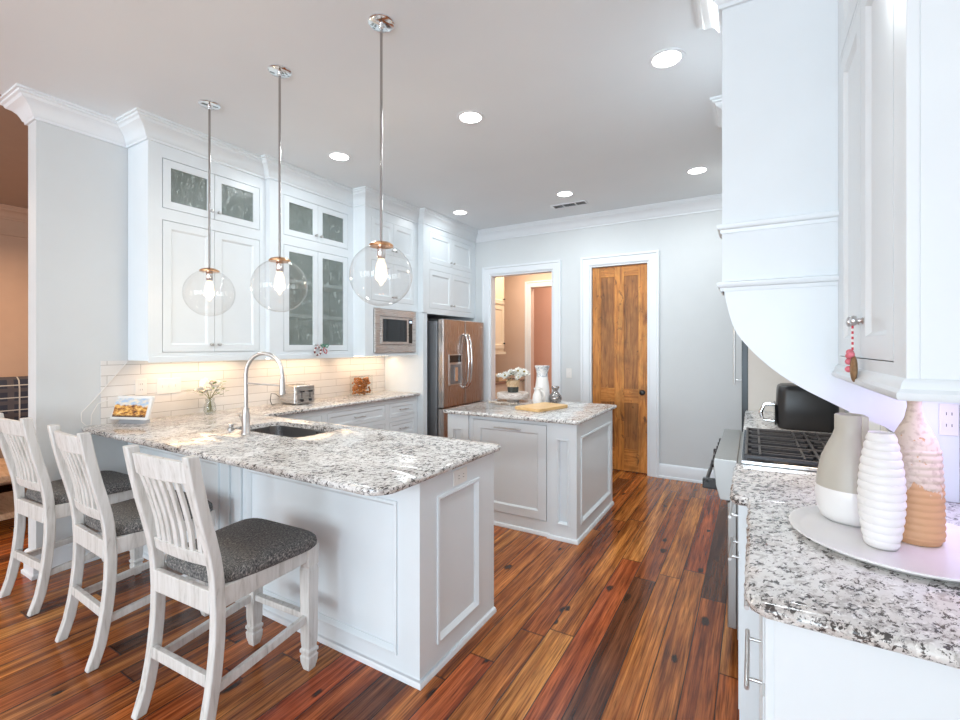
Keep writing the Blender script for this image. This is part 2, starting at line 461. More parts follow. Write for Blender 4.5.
LP = [(-4.011, 3.2), (-4.011, 1.068), (XW, 1.068), (XW, 1.562), (-3.579, 1.562), (-3.579, 2.45), (-3.524, 2.45), (-3.524, 3.40),
      (-3.355, 3.40), (-3.355, 4.25), (-3.279, 4.25), (-3.279, YB), (-.03, YB), (-.03, 4.5), (XR, 4.5), (XR, 3.5),
      (-.11, 3.5), (-.11, 3.34), (0, 3.34), (0, 2.36), (-.11, 2.36), (-.11, 2.2), (.281, 2.2), (.281, 1.30), (XR, 1.30), (XR, YR)]
CS = run(LP, CR)
crown_obj(CS, [0, 1, 2], 'trim_1', 'trim', st=True)
crown_obj(CS, [11], 'trim_2', 'trim', st=True)
crown_obj(CS, [12, 13, 14], 'trim_3', 'trim', st=True)
crown_obj(CS, [24], 'trim_4', 'trim', st=True)
lc = run([(XL, YR), (XL, 6.5)], [(o_, z_) for o_, z_ in CR]); crown_obj(lc, [0], 'trim_5', 'wall_living', st=True)
struct(MB().box(XL, XL+.025, YR, 6.5, 2.70, 2.74).build('trim_6', 'wall_living'))
# baseboards
BBP = [(0, 0), (.028, 0), (.028, .02), (.018, .028), (.018, .13), (.014, .142), (.008, .15), (0, .155)]
bb = run([(-4.011, 3.2), (-4.011, 1.068), (XW, 1.068), (XW, 1.55)], BBP)
crown_obj(bb, [0, 1, 2], 'baseboard_left', 'trim', st=True)
bb = run([(-.892, YB), (-.03, YB), (-.03, 4.52)], BBP); crown_obj(bb, [0, 1], 'baseboard_back', 'trim', st=True)
bb = run([(-2.04, YB), (-1.79, YB)], BBP); crown_obj(bb, [0], 'baseboard_back_middle', 'trim', st=True)

# door casings (flat with back band)
def casing(name, x0, x1, zt, y, wdt=.108, m='trim'):
    prof = [(0, 0), (0, .012), (.012, .018), (wdt-.03, .018), (wdt-.022, .028), (wdt, .028), (wdt, 0)]
    pts = [(x0, 0), (x0, zt), (x1, zt), (x1, 0)]; mb = MB(); rings = []
    for i, (x, z) in enumerate(pts):
        sx = -1 if i < 2 else 1; sz = 1 if i in (1, 2) else 0
        rings.append([(x+sx*a, y-b, z+sz*a) for a, b in prof])
    mb.loft(rings)
    return struct(mb.build(name, m, None))
casing('trim_7', -3.05, -2.145, 2.415, YB)
casing('trim_8', -1.674, -.999, 2.415, YB)
for k, (a, b) in enumerate(((-3.05, -2.145), (-1.674, -.999))):       # jamb linings
    mb = MB(); mb.box(a, a+.018, YB-.001, YB+.121, 0, 2.415); mb.box(b-.018, b, YB-.001, YB+.121, 0, 2.415); mb.box(a+.018, b-.018, YB-.001, YB+.121, 2.397, 2.415)
    struct(mb.build('trim_%d' % (9+k), 'trim'))
# pine door, five-piece with four panels
d = bpy.data.objects.new('door_1', None); C.objects.link(d); d.location = (-1.652, YB+.05, 0); struct(d)
dx0, dx1, dy0, dy1 = -1.652, -1.021, YB+.03, YB+.07
zz = [.012, .27, .80, .965, 2.27, 2.392]
mb = MB()
for a, b in ((dx0, dx0+.10), (dx1-.10, dx1), ((dx0+dx1)/2-.055, (dx0+dx1)/2+.055)): mb.box(a, b, dy0, dy1, zz[0], zz[5])
mb.build('stile', 'pine_v', d, bevel=.003)
mb = MB(); xm = (dx0+dx1)/2
for a, b in ((zz[0], zz[1]), (zz[2], zz[3]), (zz[4], zz[5])):
    mb.box(dx0+.1, xm-.055, dy0+.0005, dy1, a, b); mb.box(xm+.055, dx1-.1, dy0+.0005, dy1, a, b)
mb.build('rail', 'pine_h', d, bevel=.002)
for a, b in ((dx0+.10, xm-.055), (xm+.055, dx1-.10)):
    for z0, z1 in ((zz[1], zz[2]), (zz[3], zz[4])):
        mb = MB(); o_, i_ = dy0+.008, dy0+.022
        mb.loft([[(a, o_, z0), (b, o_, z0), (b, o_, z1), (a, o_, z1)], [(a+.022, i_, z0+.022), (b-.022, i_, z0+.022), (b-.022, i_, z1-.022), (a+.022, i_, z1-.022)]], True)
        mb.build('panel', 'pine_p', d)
MB().lathe([(.028, 0), (.028, -.008), (.012, -.012), (.012, -.03), (.027, -.038), (.031, -.052), (.024, -.064), (.004, -.068)], (dx1-.05, dy0, .93), 20, 'y').build('door_handle', 'bronze', d, smooth=40)

# ------------------------------------------------------------------ doorway room beyond
wall_holes('wall_pantry_back', 'wall_pantry', YP, YP+.12, -3.873, 1.2, [(-3.16, -2.25, 0, 2.43)])
struct(MB().box(-1.95, -1.80, YB+.121, YP, 0, H).build('wall_pantry_right', 'wall_pantry'))
struct(MB().box(-3.872, -1.95, 8.1, 8.2, 0, H).build('wall_hall', 'wall_pink'))
casing('trim_11', -3.16, -2.25, 2.43, YP, .10, 'trim')
area('pantry_light', (-2.9, 6.3, 2.9), (0, 0, 0), .5, 20, (1, .80, .60))
area('hall_light', (-2.7, 7.6, 2.9), (0, 0, 0), .4, 16, (1, .82, .66))
area('living_light', (-5.7, 1.2, 2.6), (0, 0, 0), 1.4, 38, (1, .72, .48))

# ------------------------------------------------------------------ cabinet helpers
def knob(fr, u, v, parent, m='nickel', r=.014):
    c = fr(u, v, 0); ax = fr.n
    pts = [c+ax*t for t in (0, .004, .012, .016, .022, .028, .031)]
    MB().tube(pts, [r*.7, r*.45, r*.4, r*.85, r, r*.85, r*.2], 14).build('knob', m, parent, smooth=50)
def pull(fr, u0, u1, v, parent, m='nickel', off=.032, r=.0055):
    mb = MB(); mb.tube([fr(u0, v, off), fr(u1, v, off)], r, 12)
    L = (u1-u0)
    for u in (u0+L*.15, u1-L*.15): mb.tube([fr(u, v, 0), fr(u, v, off)], r*.8, 10)
    mb.build('handle', m, parent, smooth=40)
def door(fr, u0, u1, v0, v1, parent, name='door', st=.058, glass=False, th=.02, m='cab', top=0., depth=.011):
    """framed door whose front lies at n = 0"""
    mb = MB(); bw = .013
    mb.box(u0, u0+st, v0, v1, -th, top, fr); mb.box(u1-st, u1, v0, v1, -th, top, fr)
    mb.box(u0+st, u1-st, v0, v0+st, -th, top, fr); mb.box(u0+st, u1-st, v1-st, v1, -th, top, fr)
    a, b, c, d_ = u0+st, u1-st, v0+st, v1-st
    r0 = [fr(a, c, top), fr(b, c, top), fr(b, d_, top), fr(a, d_, top)]
    r1 = [fr(a+bw*.4, c+bw*.4, top-.004), fr(b-bw*.4, c+bw*.4, top-.004), fr(b-bw*.4, d_-bw*.4, top-.004), fr(a+bw*.4, d_-bw*.4, top-.004)]
    r2 = [fr(a+bw, c+bw, top-depth), fr(b-bw, c+bw, top-depth), fr(b-bw, d_-bw, top-depth), fr(a+bw, d_-bw, top-depth)]
    if not glass:
        mb.loft([r0, r1, r2], False); mb.box(a, b, c, d_, -th, top-depth, fr)
    o = mb.build(name, m, parent)
    if glass: MB().box(a-.005, b+.005, c-.005, d_+.005, -.013, -.009, fr).build('glass_pane', 'seeded', o)
    return o
def openings_face(fr, u0, u1, v0, v1, holes, th=.022, g=.004):
    """face frame with holes (u0,u1,v0,v1); built as strips"""
    mb = MB()
    us = sorted({u0, u1, *[h[0]-g for h in holes], *[h[1]+g for h in holes]})
    vs = sorted({v0, v1, *[h[2]-g for h in holes], *[h[3]+g for h in holes]})
    for a, b in zip(us, us[1:]):
        if b-a < .0005: continue
        run0 = None
        for c, d_ in zip(vs, vs[1:]):
            mu, mv = (a+b)/2, (c+d_)/2
            inside = any(h[0]-g < mu < h[1]+g and h[2]-g < mv < h[3]+g for h in holes)
            if not inside: mb.box(a, b, c, d_, -th, 0, fr)
    return mb
def carcass(fr, u0, u1, v0, v1, dep, open_=False, t=.018):
    mb = MB()
    if not open_: mb.box(u0, u1, v0, v1, -dep, -.0221, fr)
    else:
        mb.box(u0, u0+t, v0, v1, -dep, -.022, fr); mb.box(u1-t, u1, v0, v1, -dep, -.022, fr)
        mb.box(u0+t, u1-t, v0, v0+t, -dep, -.022, fr); mb.box(u0+t, u1-t, v1-t, v1, -dep, -.022, fr)
        mb.box(u0+t, u1-t, v0+t, v1-t, -dep, -dep+.01, fr)
    return mb

def FX(x): return Fr((x, 0, 0), (0, 1, 0), (1, 0, 0))       # faces +X, u = Y
def FXm(x): return Fr((x, 0, 0), (0, 1, 0), (-1, 0, 0))     # faces -X, u = Y
def FYm(y): return Fr((0, y, 0), (1, 0, 0), (0, -1, 0))     # faces -Y, u = X

ZB, ZT = 1.353, 2.877
# --- upper cabinet one: two seeded-glass doors above two tall panel doors
def upper(label, x, y0, y1, dl, dm, dr, glass_low, crown_i, zlow=(1.414, 2.346), zbot=ZB, open_up=True, knobs_low=None):
    fr = FX(x); dep = x-XW-.002
    r = thing('wall_cabinet', label, 'cabinet', (x-dep/2, (y0+y1)/2, zbot), 0)
    zm = 2.39
    holes = [(dl, dm-.002, 2.437, 2.783), (dm+.002, dr, 2.437, 2.783), (dl, dm-.002, *zlow), (dm+.002, dr, *zlow)]
    mb = openings_face(fr, y0, y1, zbot, ZT, holes, g=.004)
    if open_up: mb.v, mb.f = mb.v, mb.f; c2 = carcass(fr, y0, y1, zm, ZT, dep, True); mb.add(c2.v, c2.f)
    else: c2 = carcass(fr, y0, y1, zm, ZT, dep); mb.add(c2.v, c2.f)
    c2 = carcass(fr, y0, y1, zbot, zm, dep, glass_low); mb.add(c2.v, c2.f)
    mb.box(y0, y1, ZT, H-.001, -dep, -.001, fr)
    mb.build('body', 'cab', r)
    for i, (a, b, c, d_) in enumerate(holes):
        g = (i < 2 and open_up) or (i >= 2 and glass_low)
        dd = door(fr, a, b, c, d_, r, glass=g, st=.052)
        s = b-.027 if i % 2 == 0 else a+.027
        knob(fr, s, c+.055, dd)
    if glass_low:
        for z in (1.73, 2.04): MB().box(y0+.019, y1-.019, z-.016, z+.016, -dep+.012, -.0145, fr).build('shelf', 'cab', r)
    crown_obj(CS, crown_i, 'crown_moulding', 'cab', r)
    if zbot < 1.5:
        MB().box(y0, y1, zbot-.012, zbot+.03, .0005, .008, fr).build('light_rail', 'cab', r, bevel=.002)
        MB().box(y0+.12, y1-.12, zbot-.014, zbot-.001, -dep+.09, -dep+.15, fr).build('light_strip', 'strip', r)
        area('under_cabinet_light', (x-dep+.15, (y0+y1)/2, zbot-.02), (0, 0, 0), .06, 1.35, (1, .60, .33), y1-y0-.16)
    return r
upper('white wall cabinet with short glass doors over solid doors, beside the grey wall', -3.579, 1.562, 2.45, 1.655, 2.018, 2.392, False, [3, 4])
upper('white wall cabinet with four glass doors and shelves seen inside', -3.524, 2.45, 3.40, 2.59, 2.956, 3.325, True, [5, 6])
# --- microwave cabinet
XM = -3.355
fr = FX(XM); dep = XM-XW-.002
r = thing('wall_cabinet', 'white solid-door wall cabinet holding the built-in microwave', 'cabinet', (XM-dep/2, 3.83, 1.353))
holes = [(3.49, 3.826, 2.437, 2.783), (3.83, 4.17, 2.437, 2.783), (3.49, 3.826, 1.935, 2.346), (3.83, 4.17, 1.935, 2.346), (3.52, 4.20, 1.385, 1.852)]
mb = openings_face(fr, 3.40, 4.25, ZB, ZT, holes, g=.003)
c2 = carcass(fr, 3.40, 4.25, 1.88, ZT, dep); mb.add(c2.v, c2.f)
c2 = carcass(fr, 3.40, 4.25, ZB, 1.88, dep, True); mb.add(c2.v, c2.f); mb.box(3.40, 4.25, ZT, H-.001, -dep, -.001, fr)
mb.build('body', 'cab', r)
for i, (a, b, c, d_) in enumerate(holes[:4]):
    dd = door(fr, a, b, c, d_, r, st=.05); knob(fr, b-.025 if i % 2 == 0 else a+.025, c+.05, dd)
crown_obj(CS, [7, 8], 'crown_moulding', 'cab', r)
MB().box(3.5, 4.15, ZB-.012, ZB-.001, -dep+.09, -dep+.15, fr).build('light_strip', 'strip', r)
area('under_cabinet_light', (XW+.15, 3.83, ZB-.02), (0, 0, 0), .06, 1.35, (1, .60, .33), .75)
r = thing('microwave', 'built-in stainless microwave with black glass window in the wall cabinet', 'microwave', (XM-.2, 3.86, 1.388))
MB().box(3.54, 4.18, 1.39, 1.84, -.35, -.004, fr).build('body', 'fridge_side', r)
mb = MB(); a0, a1, z0, z1 = 3.522, 4.198, 1.386, 1.850; b0, b1, y0_, y1_ = 3.60, 4.135, 1.468, 1.775
mb.box(a0, b0, z0, z1, .0, .016, fr); mb.box(b1, a1, z0, z1, .0, .016, fr); mb.box(b0, b1, z0, y0_, 0, .016, fr); mb.box(b0, b1, y1_, z1, 0, .016, fr)
mb.build('trim_kit', 'steel', r, bevel=.002)
dd = MB().box(b0+.006, b1-.006, y0_+.006, y1_-.006, 0, .022, fr).build('door', 'steel', r, bevel=.002)
MB().box(b0+.035, 4.02, y0_+.035, y1_-.03, .0225, .025, fr).build('window', 'dark_glass', dd)
MB().box(4.055, 4.115, y0_+.02, y1_-.02, .0225, .0255, fr).build('control_panel', 'dark_glass', r)
MB().box(4.065, 4.105, y1_-.06, y1_-.035, .0255, .0262, fr).build('display', emis('microwave_display', (.7, .85, 1), 1.5), r)
# --- fridge surround
XF = -3.279; fr = FX(XF); dep = XF-XW-.002
r = thing('refrigerator_cabinet', 'tall white cabinet surround with four panel doors above the refrigerator', 'cabinet', (XF-dep/2, 4.83, 0))
holes = [(4.375, 4.84, 2.45, 2.81), (4.844, 5.33, 2.45, 2.81), (4.375, 4.84, 1.91, 2.365), (4.844, 5.33, 1.91, 2.365)]
mb = openings_face(fr, 4.25, YB-.002, 1.84, ZT, holes, g=.003)
c2 = carcass(fr, 4.25, YB-.002, 1.85, ZT, dep); mb.add(c2.v, c2.f); mb.box(4.25, YB-.002, ZT, H-.001, -dep, -.001, fr)
mb.box(4.25, 4.325, 0, 1.85, -dep, 0, fr); mb.box(5.375, YB-.002, 0, 1.85, -dep, 0, fr)
mb.build('body', 'cab', r)
for i, (a, b, c, d_) in enumerate(holes):
    dd = door(fr, a, b, c, d_, r, st=.055); knob(fr, b-.03 if i % 2 == 0 else a+.03, c+.055, dd)
crown_obj(CS, [9, 10], 'crown_moulding', 'cab', r)
# --- refrigerator
r = thing('refrigerator', 'stainless side-by-side refrigerator with water dispenser', 'refrigerator', (-3.5, 4.88, 0))
MB().box(-3.85, -3.19, 4.40, 5.35, .02, 1.755).build('body', 'fridge_side', r, bevel=.004)
xd0, xd1 = -3.185, -3.10
ysp = 4.875
for k, (a, b) in enumerate(((4.405, ysp-.003), (ysp+.003, 5.345))):
    mb = MB(); mb.box(xd0, xd1, a, b, .73, 1.775)
    dd = mb.build('door', 'fridge', r, bevel=.012, seg=3)
    yy = ysp-.035 if k == 0 else ysp+.035
    pts = [(xd1-.002, yy, 1.60), (xd1+.03, yy, 1.59), (xd1+.062, yy, 1.50), (xd1+.078, yy, 1.27), (xd1+.062, yy, 1.03), (xd1+.03, yy, .95), (xd1-.002, yy, .94)]
    MB().tube(pts, .013, 12).build('handle', 'chrome', dd, smooth=50)
    if k == 0:
        MB().box(xd1-.001, xd1+.004, 4.51, 4.79, .985, 1.36).build('dispenser', 'nickel', dd, bevel=.002)
        MB().box(xd1+.0045, xd1+.006, 4.525, 4.775, 1.26, 1.345).build('dispenser_panel', 'dark_glass', dd)
        MB().box(xd1+.0045, xd1+.006, 4.54, 4.76, 1.0, 1.235).build('dispenser_recess', 'fridge_side', dd)
        MB().box(xd1+.006, xd1+.012, 4.63, 4.69, 1.03, 1.2).build('dispenser_paddle', 'chrome', dd)
    else:
        MB().box(xd1+.0002, xd1+.002, 5.245, 5.295, 1.70, 1.717).build('badge', 'chrome', dd)
MB().box(xd0, xd1, 4.405, 5.345, .06, .722).build('freezer_drawer', 'fridge', r, bevel=.012, seg=3)

# ------------------------------------------------------------------ base cabinets
# left run under the wall cabinets
XBF = -3.365; fr = FX(XBF); dep = XBF-XW-.002
r = thing('base_cabinet', 'white base cabinet with drawers running along the tiled wall', 'cabinet', (XBF-.25, 3.2, 0))
holes = [(2.32, 2.86, .60, .82), (2.93, 3.70, .68, .83), (2.93, 3.70, .40, .63), (2.93, 3.70, .12, .35), (3.77, 4.20, .68, .83), (3.77, 4.20, .46, .63), (3.77, 4.20, .12, .41)]
mb = openings_face(fr, 2.26, 4.248, .1, .884, holes, g=.003)
c2 = carcass(fr, 2.26, 4.248, .1, .884, dep); mb.add(c2.v, c2.f); mb.box(2.26, 4.248, 0, .1, -dep, -.06, fr)
mb.build('body', 'cab', r)
for (a, b, c, d_) in holes:
    dd = door(fr, a, b, c, d_, r, name='drawer', st=.035, depth=.007)
    pull(fr, (a+b)/2-.07, (a+b)/2+.07, (c+d_)/2, dd)
# peninsula cabinet
YF = 1.56; XE = -1.222
r = thing('peninsula_cabinet', 'white panelled peninsula base under the sink countertop', 'cabinet', (-2.5, 1.9, 0))
mb = MB().box(XW+.002, XE-.0121, YF+.0121, 2.215, 0, .66).box(XW+.002, -3.01, YF+.0121, 2.215, .66, .884).box(-2.25, XE-.0121, YF+.0121, 2.215, .66, .884)
mb.box(-3.01, -2.25, YF+.0121, 1.74, .66, .884).box(-3.01, -2.25, 2.16, 2.215, .66, .884).build('body', 'cab', r)
def panel_face(fr, rects, u0, u1, v0, v1, parent, name='panel'):
    """applied frame: flat face at n=0 (12 mm thick), recessed rectangles with a raised moulding"""
    mb = openings_face(fr, u0, u1, v0, v1, rects, th=.0119, g=0.)
    mb.build(name, 'cab', parent)
    for a, b, c, d_ in rects:
        m2 = MB(); w_ = .02
        def R(k, n): return [fr(a+k, c+k, n), fr(b-k, c+k, n), fr(b-k, d_-k, n), fr(a+k, d_-k, n)]
        m2.loft([R(-.006, 0.), R(-.006, .008), R(.006, .010), R(.012, .004), R(.022, -.008), R(.022, -.0118)], False)
        m2.build('panel_moulding', 'cab', parent)
panel_face(FYm(YF), [(-2.44, -1.352, .10, .765), (-3.72, -2.72, .10, .765)], XW+.002, XE, .0, .884, r)
panel_face(FX(XE), [(1.69, 2.045, .118, .77)], YF+.0121, 2.215, .0, .884, r)
mb = MB()                                  # two flat pilasters beside the left panel
mb.box(-2.665, -2.60, 0.02, .884, .0, .014, FYm(YF)); mb.box(-2.55, -2.485, 0.02, .884, .0, .014, FYm(YF))
mb.build('pilaster', 'cab', r, bevel=.003)
sh = run([(XW+.03, YF), (XE, YF), (XE, 2.215)], [(0, .0), (.016, 0), (.016, .012), (.010, .022), (0, .026)])
crown_obj(sh, [0, 1], 'shoe_moulding', 'trim', r)
# outlet on the peninsula end
def outlet(label, fr, u, v, kind='outlet', wd=.075, ht=.118, n=1, g=None, tilt=0):
    r = thing('wall_outlet' if kind == 'outlet' else 'light_switch', label, kind, tuple(fr(u, v, 0)), 0, g)
    MB().box(u-wd/2, u+wd/2, v-ht/2, v+ht/2, .0005, .006, fr).build('cover_plate', 'outlet', r, bevel=.002)
    for k in range(n):
        uu = u+(k-(n-1)/2)*.046
        if kind == 'outlet':
            if wd < ht:
                for dv in (-.02, .02):
                    q = MB().box(uu-.017, uu+.017, v+dv-.014, v+dv+.014, .0062, .008, fr).build('socket', 'outlet', r)
                    MB().box(uu-.008, uu-.006, v+dv-.004, v+dv+.006, .0082, .0086, fr).box(uu+.006, uu+.008, v+dv-.004, v+dv+.006, .0082, .0086, fr).build('slot', 'black', q)
            else:
                for du in (-.02, .02):
                    q = MB().box(uu+du-.014, uu+du+.014, v-.017, v+.017, .0062, .008, fr).build('socket', 'outlet', r)
                    MB().box(uu+du-.004, uu+du+.006, v-.008, v-.006, .0082, .0086, fr).box(uu+du-.004, uu+du+.006, v+.006, v+.008, .0082, .0086, fr).build('slot', 'black', q)
        else:
            MB().box(uu-.005, uu+.005, v-.011, v+.011, .0062, .014, fr).build('toggle', 'outlet', r)
    return r
outlet('white outlet on the end of the peninsula under the granite edge', FX(XE), 1.872, .825, wd=.118, ht=.072)
outlet('white outlet on the tile behind the smart display', FX(XW+.006), 1.64, 1.155)
outlet('wide white switch plate on the tile left of the flower vase', FX(XW+.006), 1.83, 1.15, 'switch', .17, .118, 3)
outlet('white switch plate on the back wall between doorway and wooden door', FYm(YB), -1.935, 1.126, 'switch', .072, .118, 1)

# island
r = thing('island_cabinet', 'white kitchen island base with panel door and corner columns', 'cabinet', (-1.68, 3.8, 0))
MB().box(-2.255, -1.125, 3.315, 4.27, 0, .884).build('body', 'cab', r)
YI = 3.276
mb = MB()
fy = FYm(YI)
mb = openings_face(fy, -1.325, -1.112, 0, .884, [(-1.262, -1.176, .12, .755)], th=.04, g=0.)
m3 = openings_face(fy, -2.262, -2.055, 0, .884, [(-2.205, -2.12, .12, .755)], th=.04, g=0.); mb.add(m3.v, m3.f)
mb.box(-2.262, -1.112, .0, .884, -.05, -.04, fy)
mb.build('corner_column', 'cab', r)
for a, b in ((-1.262, -1.176), (-2.205, -2.12)):
    m2 = MB()
    def R(k, n): return [fy(a+k, .12+k, n), fy(b-k, .12+k, n), fy(b-k, .755-k, n), fy(a+k, .755-k, n)]
    m2.loft([R(-.006, 0.), R(-.006, .006), R(.004, .008), R(.012, -.004), R(.016, -.02), R(.016, -.036)], False); m2.box(a, b, .12, .755, -.039, -.02, fy)
    m2.build('panel_moulding', 'cab', r)
f2 = FYm(3.295)
openings_face(f2, -2.055, -1.325, 0, .884, [(-2.01, -1.36, .115, .845)], th=.019, g=.004).build('face_frame', 'cab', r)
dd = door(f2, -2.01, -1.36, .115, .845, r, st=.065, th=.018, top=.004)
pull(f2, -1.80, -1.56, .80, dd, off=.034)
panel_face(FX(-1.112), [(3.375, 4.19, .12, .765)], 3.3265, 4.28, 0, .884, r)
sh = run([(-2.262, 4.28), (-2.262, 3.276), (-2.055, 3.276), (-2.055, 3.295), (-1.325, 3.295), (-1.325, 3.276), (-1.112, 3.276), (-1.112, 4.28)], [(0, .0), (.016, 0), (.016, .012), (.010, .024), (0, .028)])
crown_obj(sh, range(7), 'shoe_moulding', 'trim', r)

# ------------------------------------------------------------------ granite slabs
def slab(label, outline, hole=None, z0=.884, z1=.914, name='granite_countertop', rough=.003, step=.014, skip=lambda p: False):
    pts = []; rnd = random.Random(5)
    n = len(outline)
    for i in range(n):
        a = Vector(outline[i]); b = Vector(outline[(i+1) % n]); k = max(1, int((b-a).length/step))
        for j in range(k): pts.append(a.lerp(b, j/k))
    N = len(pts); nor = []
    for i in range(N):
        d_ = (pts[(i+1) % N]-pts[i-1]).normalized(); nor.append(Vector((d_.y, -d_.x)))
    prof = [(-.004, z0), (.002, z0+.004), (.005, z0+.011), (.006, z0+.018), (.001, z1-.003), (-.004, z1)]
    rings = []
    for k, (o_, z) in enumerate(prof):
        ring = []
        for p, q in zip(pts, nor):
            j = rnd.uniform(-rough, rough) if 0 < k < 5 and not skip(p) else 0
            zj = rnd.uniform(-.0015, .0015) if 0 < k < 4 and not skip(p) else 0
            e = 0 if skip(p) else o_+j
            ring.append((p.x+q.x*e, p.y+q.y*e, z+zj))
        rings.append(ring)
    mb = MB(); mb.loft(rings, False)
    for ri, z in ((0, z0), (5, z1)):
        o3 = [Vector(q) for q in rings[ri]]
        polys = [o3]+([[Vector((x, y, z)) for x, y in hole]] if hole else [])
        tri = tessellate_polygon(polys); allv = [v for p in polys for v in p]
        mb.add(allv, [tuple(t) for t in tri])
    if hole: mb.loft([[(x, y, z0) for x, y in hole], [(x, y, z1) for x, y in hole]], False)
    return tag(mb.build(name, 'granite', None, smooth=50), label, 'countertop')
def arc(cx, cy, r, a0, a1, k=6): return [(cx+r*math.cos(math.radians(a0+(a1-a0)*i/k)), cy+r*math.sin(math.radians(a0+(a1-a0)*i/k))) for i in range(k+1)]
sink_hole = rrect(-2.96, -2.30, 1.775, 2.125, .07)
outl = [(XW+.002, 1.30)]+[(-3.80, 1.285)]+arc(-1.29, 1.385, .10, -90, 0)+arc(-1.23, 2.21, .04, 0, 90, 3)+[(-3.32, 2.25), (-3.32, 4.248), (XW+.002, 4.248)]
slab('long grey speckled granite countertop with the sink, running along peninsula and tiled wall', outl, sink_hole, skip=lambda p: p.x < XW+.004 or p.y > 4.246)
slab('grey speckled granite countertop on the small island', arc(-2.25, 3.235, .02, 180, 270, 3)+arc(-1.10, 3.235, .02, 270, 360, 3)+arc(-1.10, 4.29, .02, 0, 90, 3)+arc(-2.25, 4.29, .02, 90, 180, 3))
slab('pale granite countertop in the right foreground carrying the tray of vases', [(-.065, 2.425), (-.065, 1.94)]+arc(-.035, 1.92, .03, 180, 270, 3)+[(-.012, 1.89), (-.008, 1.87), (-.008, 1.18)]+arc(.042, 1.18, .05, 180, 270, 5)+[(XR-.002, 1.125), (XR-.002, 2.425)], skip=lambda p: p.x > XR-.004 or p.y > 2.42)
slab('short granite countertop beyond the range with the air fryer', [(-.045, 4.498), (-.045, 3.345), (XR-.002, 3.345), (XR-.002, 4.498)], skip=lambda p: p.x > XR-.004 or p.y > 4.49 or p.y < 3.355)
# tile backsplashes
struct(MB().box(XW, XW+.006, 1.40, 4.249, .9145, ZB+.0).build('wall_backsplash_left', 'tile'))
struct(MB().box(XR-.006, XR, 1.0, 4.499, .9145, 1.9).build('wall_backsplash_right', 'tile'))

# sink
r = thing('kitchen_sink', 'undermount stainless steel sink in the peninsula countertop', 'sink', (-2.63, 1.95, .70))
def off(poly, k):
    cx = sum(p[0] for p in poly)/len(poly); cy = sum(p[1] for p in poly)/len(poly)
    return [(cx+(x-cx)*(1+k/abs(.33)), cy+(y-cy)*(1+k/abs(.175))) for x, y in poly]
rg = [(.0, .883), (.003, .87), (-.002, .72), (-.02, .705), (-.12, .700)]
mb = MB(); mb.loft([[(x, y, z) for x, y in off(sink_hole, k)] for k, z in rg], False)
mb.add([(x, y, .700) for x, y in off(sink_hole, -.12)], [tuple(range(len(sink_hole)))])
mb.build('basin', 'sink_steel', r, smooth=50)
MB().lathe([(.045, 0), (.045, .004), (.03, .002), (.004, .001)], (-2.63, 1.95, .701), 20).build('drain', 'chrome', r, smooth=40)

# faucet
r = thing('kitchen_faucet', 'tall arched pull-down faucet beside the sink', 'faucet', (-2.70, 1.715, .914))
fx, fyy = -2.70, 1.715
MB().lathe([(.029, 0), (.029, .006), (.024, .012), (.023, .12), (.018, .13), (.018, .16)], (fx, fyy, .914), 24).build('base', 'nickel', r, smooth=40)
dxh, dyh = .95, .31   # arch direction
pts = [(fx, fyy, .914+z) for z in (.15, .25, .34)]
R_ = .128
for i in range(0, 13):
    a = PI-PI*i/12; k = R_+R_*math.cos(a)
    pts.append((fx+dxh*k, fyy+dyh*k, 1.283+R_*math.sin(a)))
tx, ty = fx+dxh*2*R_, fyy+dyh*2*R_
pts.append((tx, ty, 1.25))
MB().tube(pts, .0115, 14).build('spout', 'nickel', r, smooth=60)
MB().lathe([(.013, 0), (.015, -.01), (.016, -.07), (.019, -.085), (.019, -.10), (.010, -.102)], (tx, ty, 1.262), 20).build('spray_head', 'nickel', r, smooth=40)
MB().tube([(fx, fyy, 1.225), (tx-.018*dxh, ty-.018*dyh, 1.215)], .005, 8).build('docking_arm', 'nickel', r, smooth=50)
MB().tube([(fx-.02, fyy, .975), (fx-.05, fyy+.01, .985), (fx-.10, fyy+.02, 1.02)], [.009, .008, .006], 10).build('lever', 'nickel', r, smooth=50)
mb = MB().lathe([(.022, 0), (.022, .012), (.014, .02), (.014, .03), (.02, .034), (.018, .042), (.003, .044)], (-2.90, 1.74, .914), 18)
tag(mb.build('sink_button', 'nickel', None, smooth=40), 'small round metal button beside the base of the faucet', 'sink fitting')

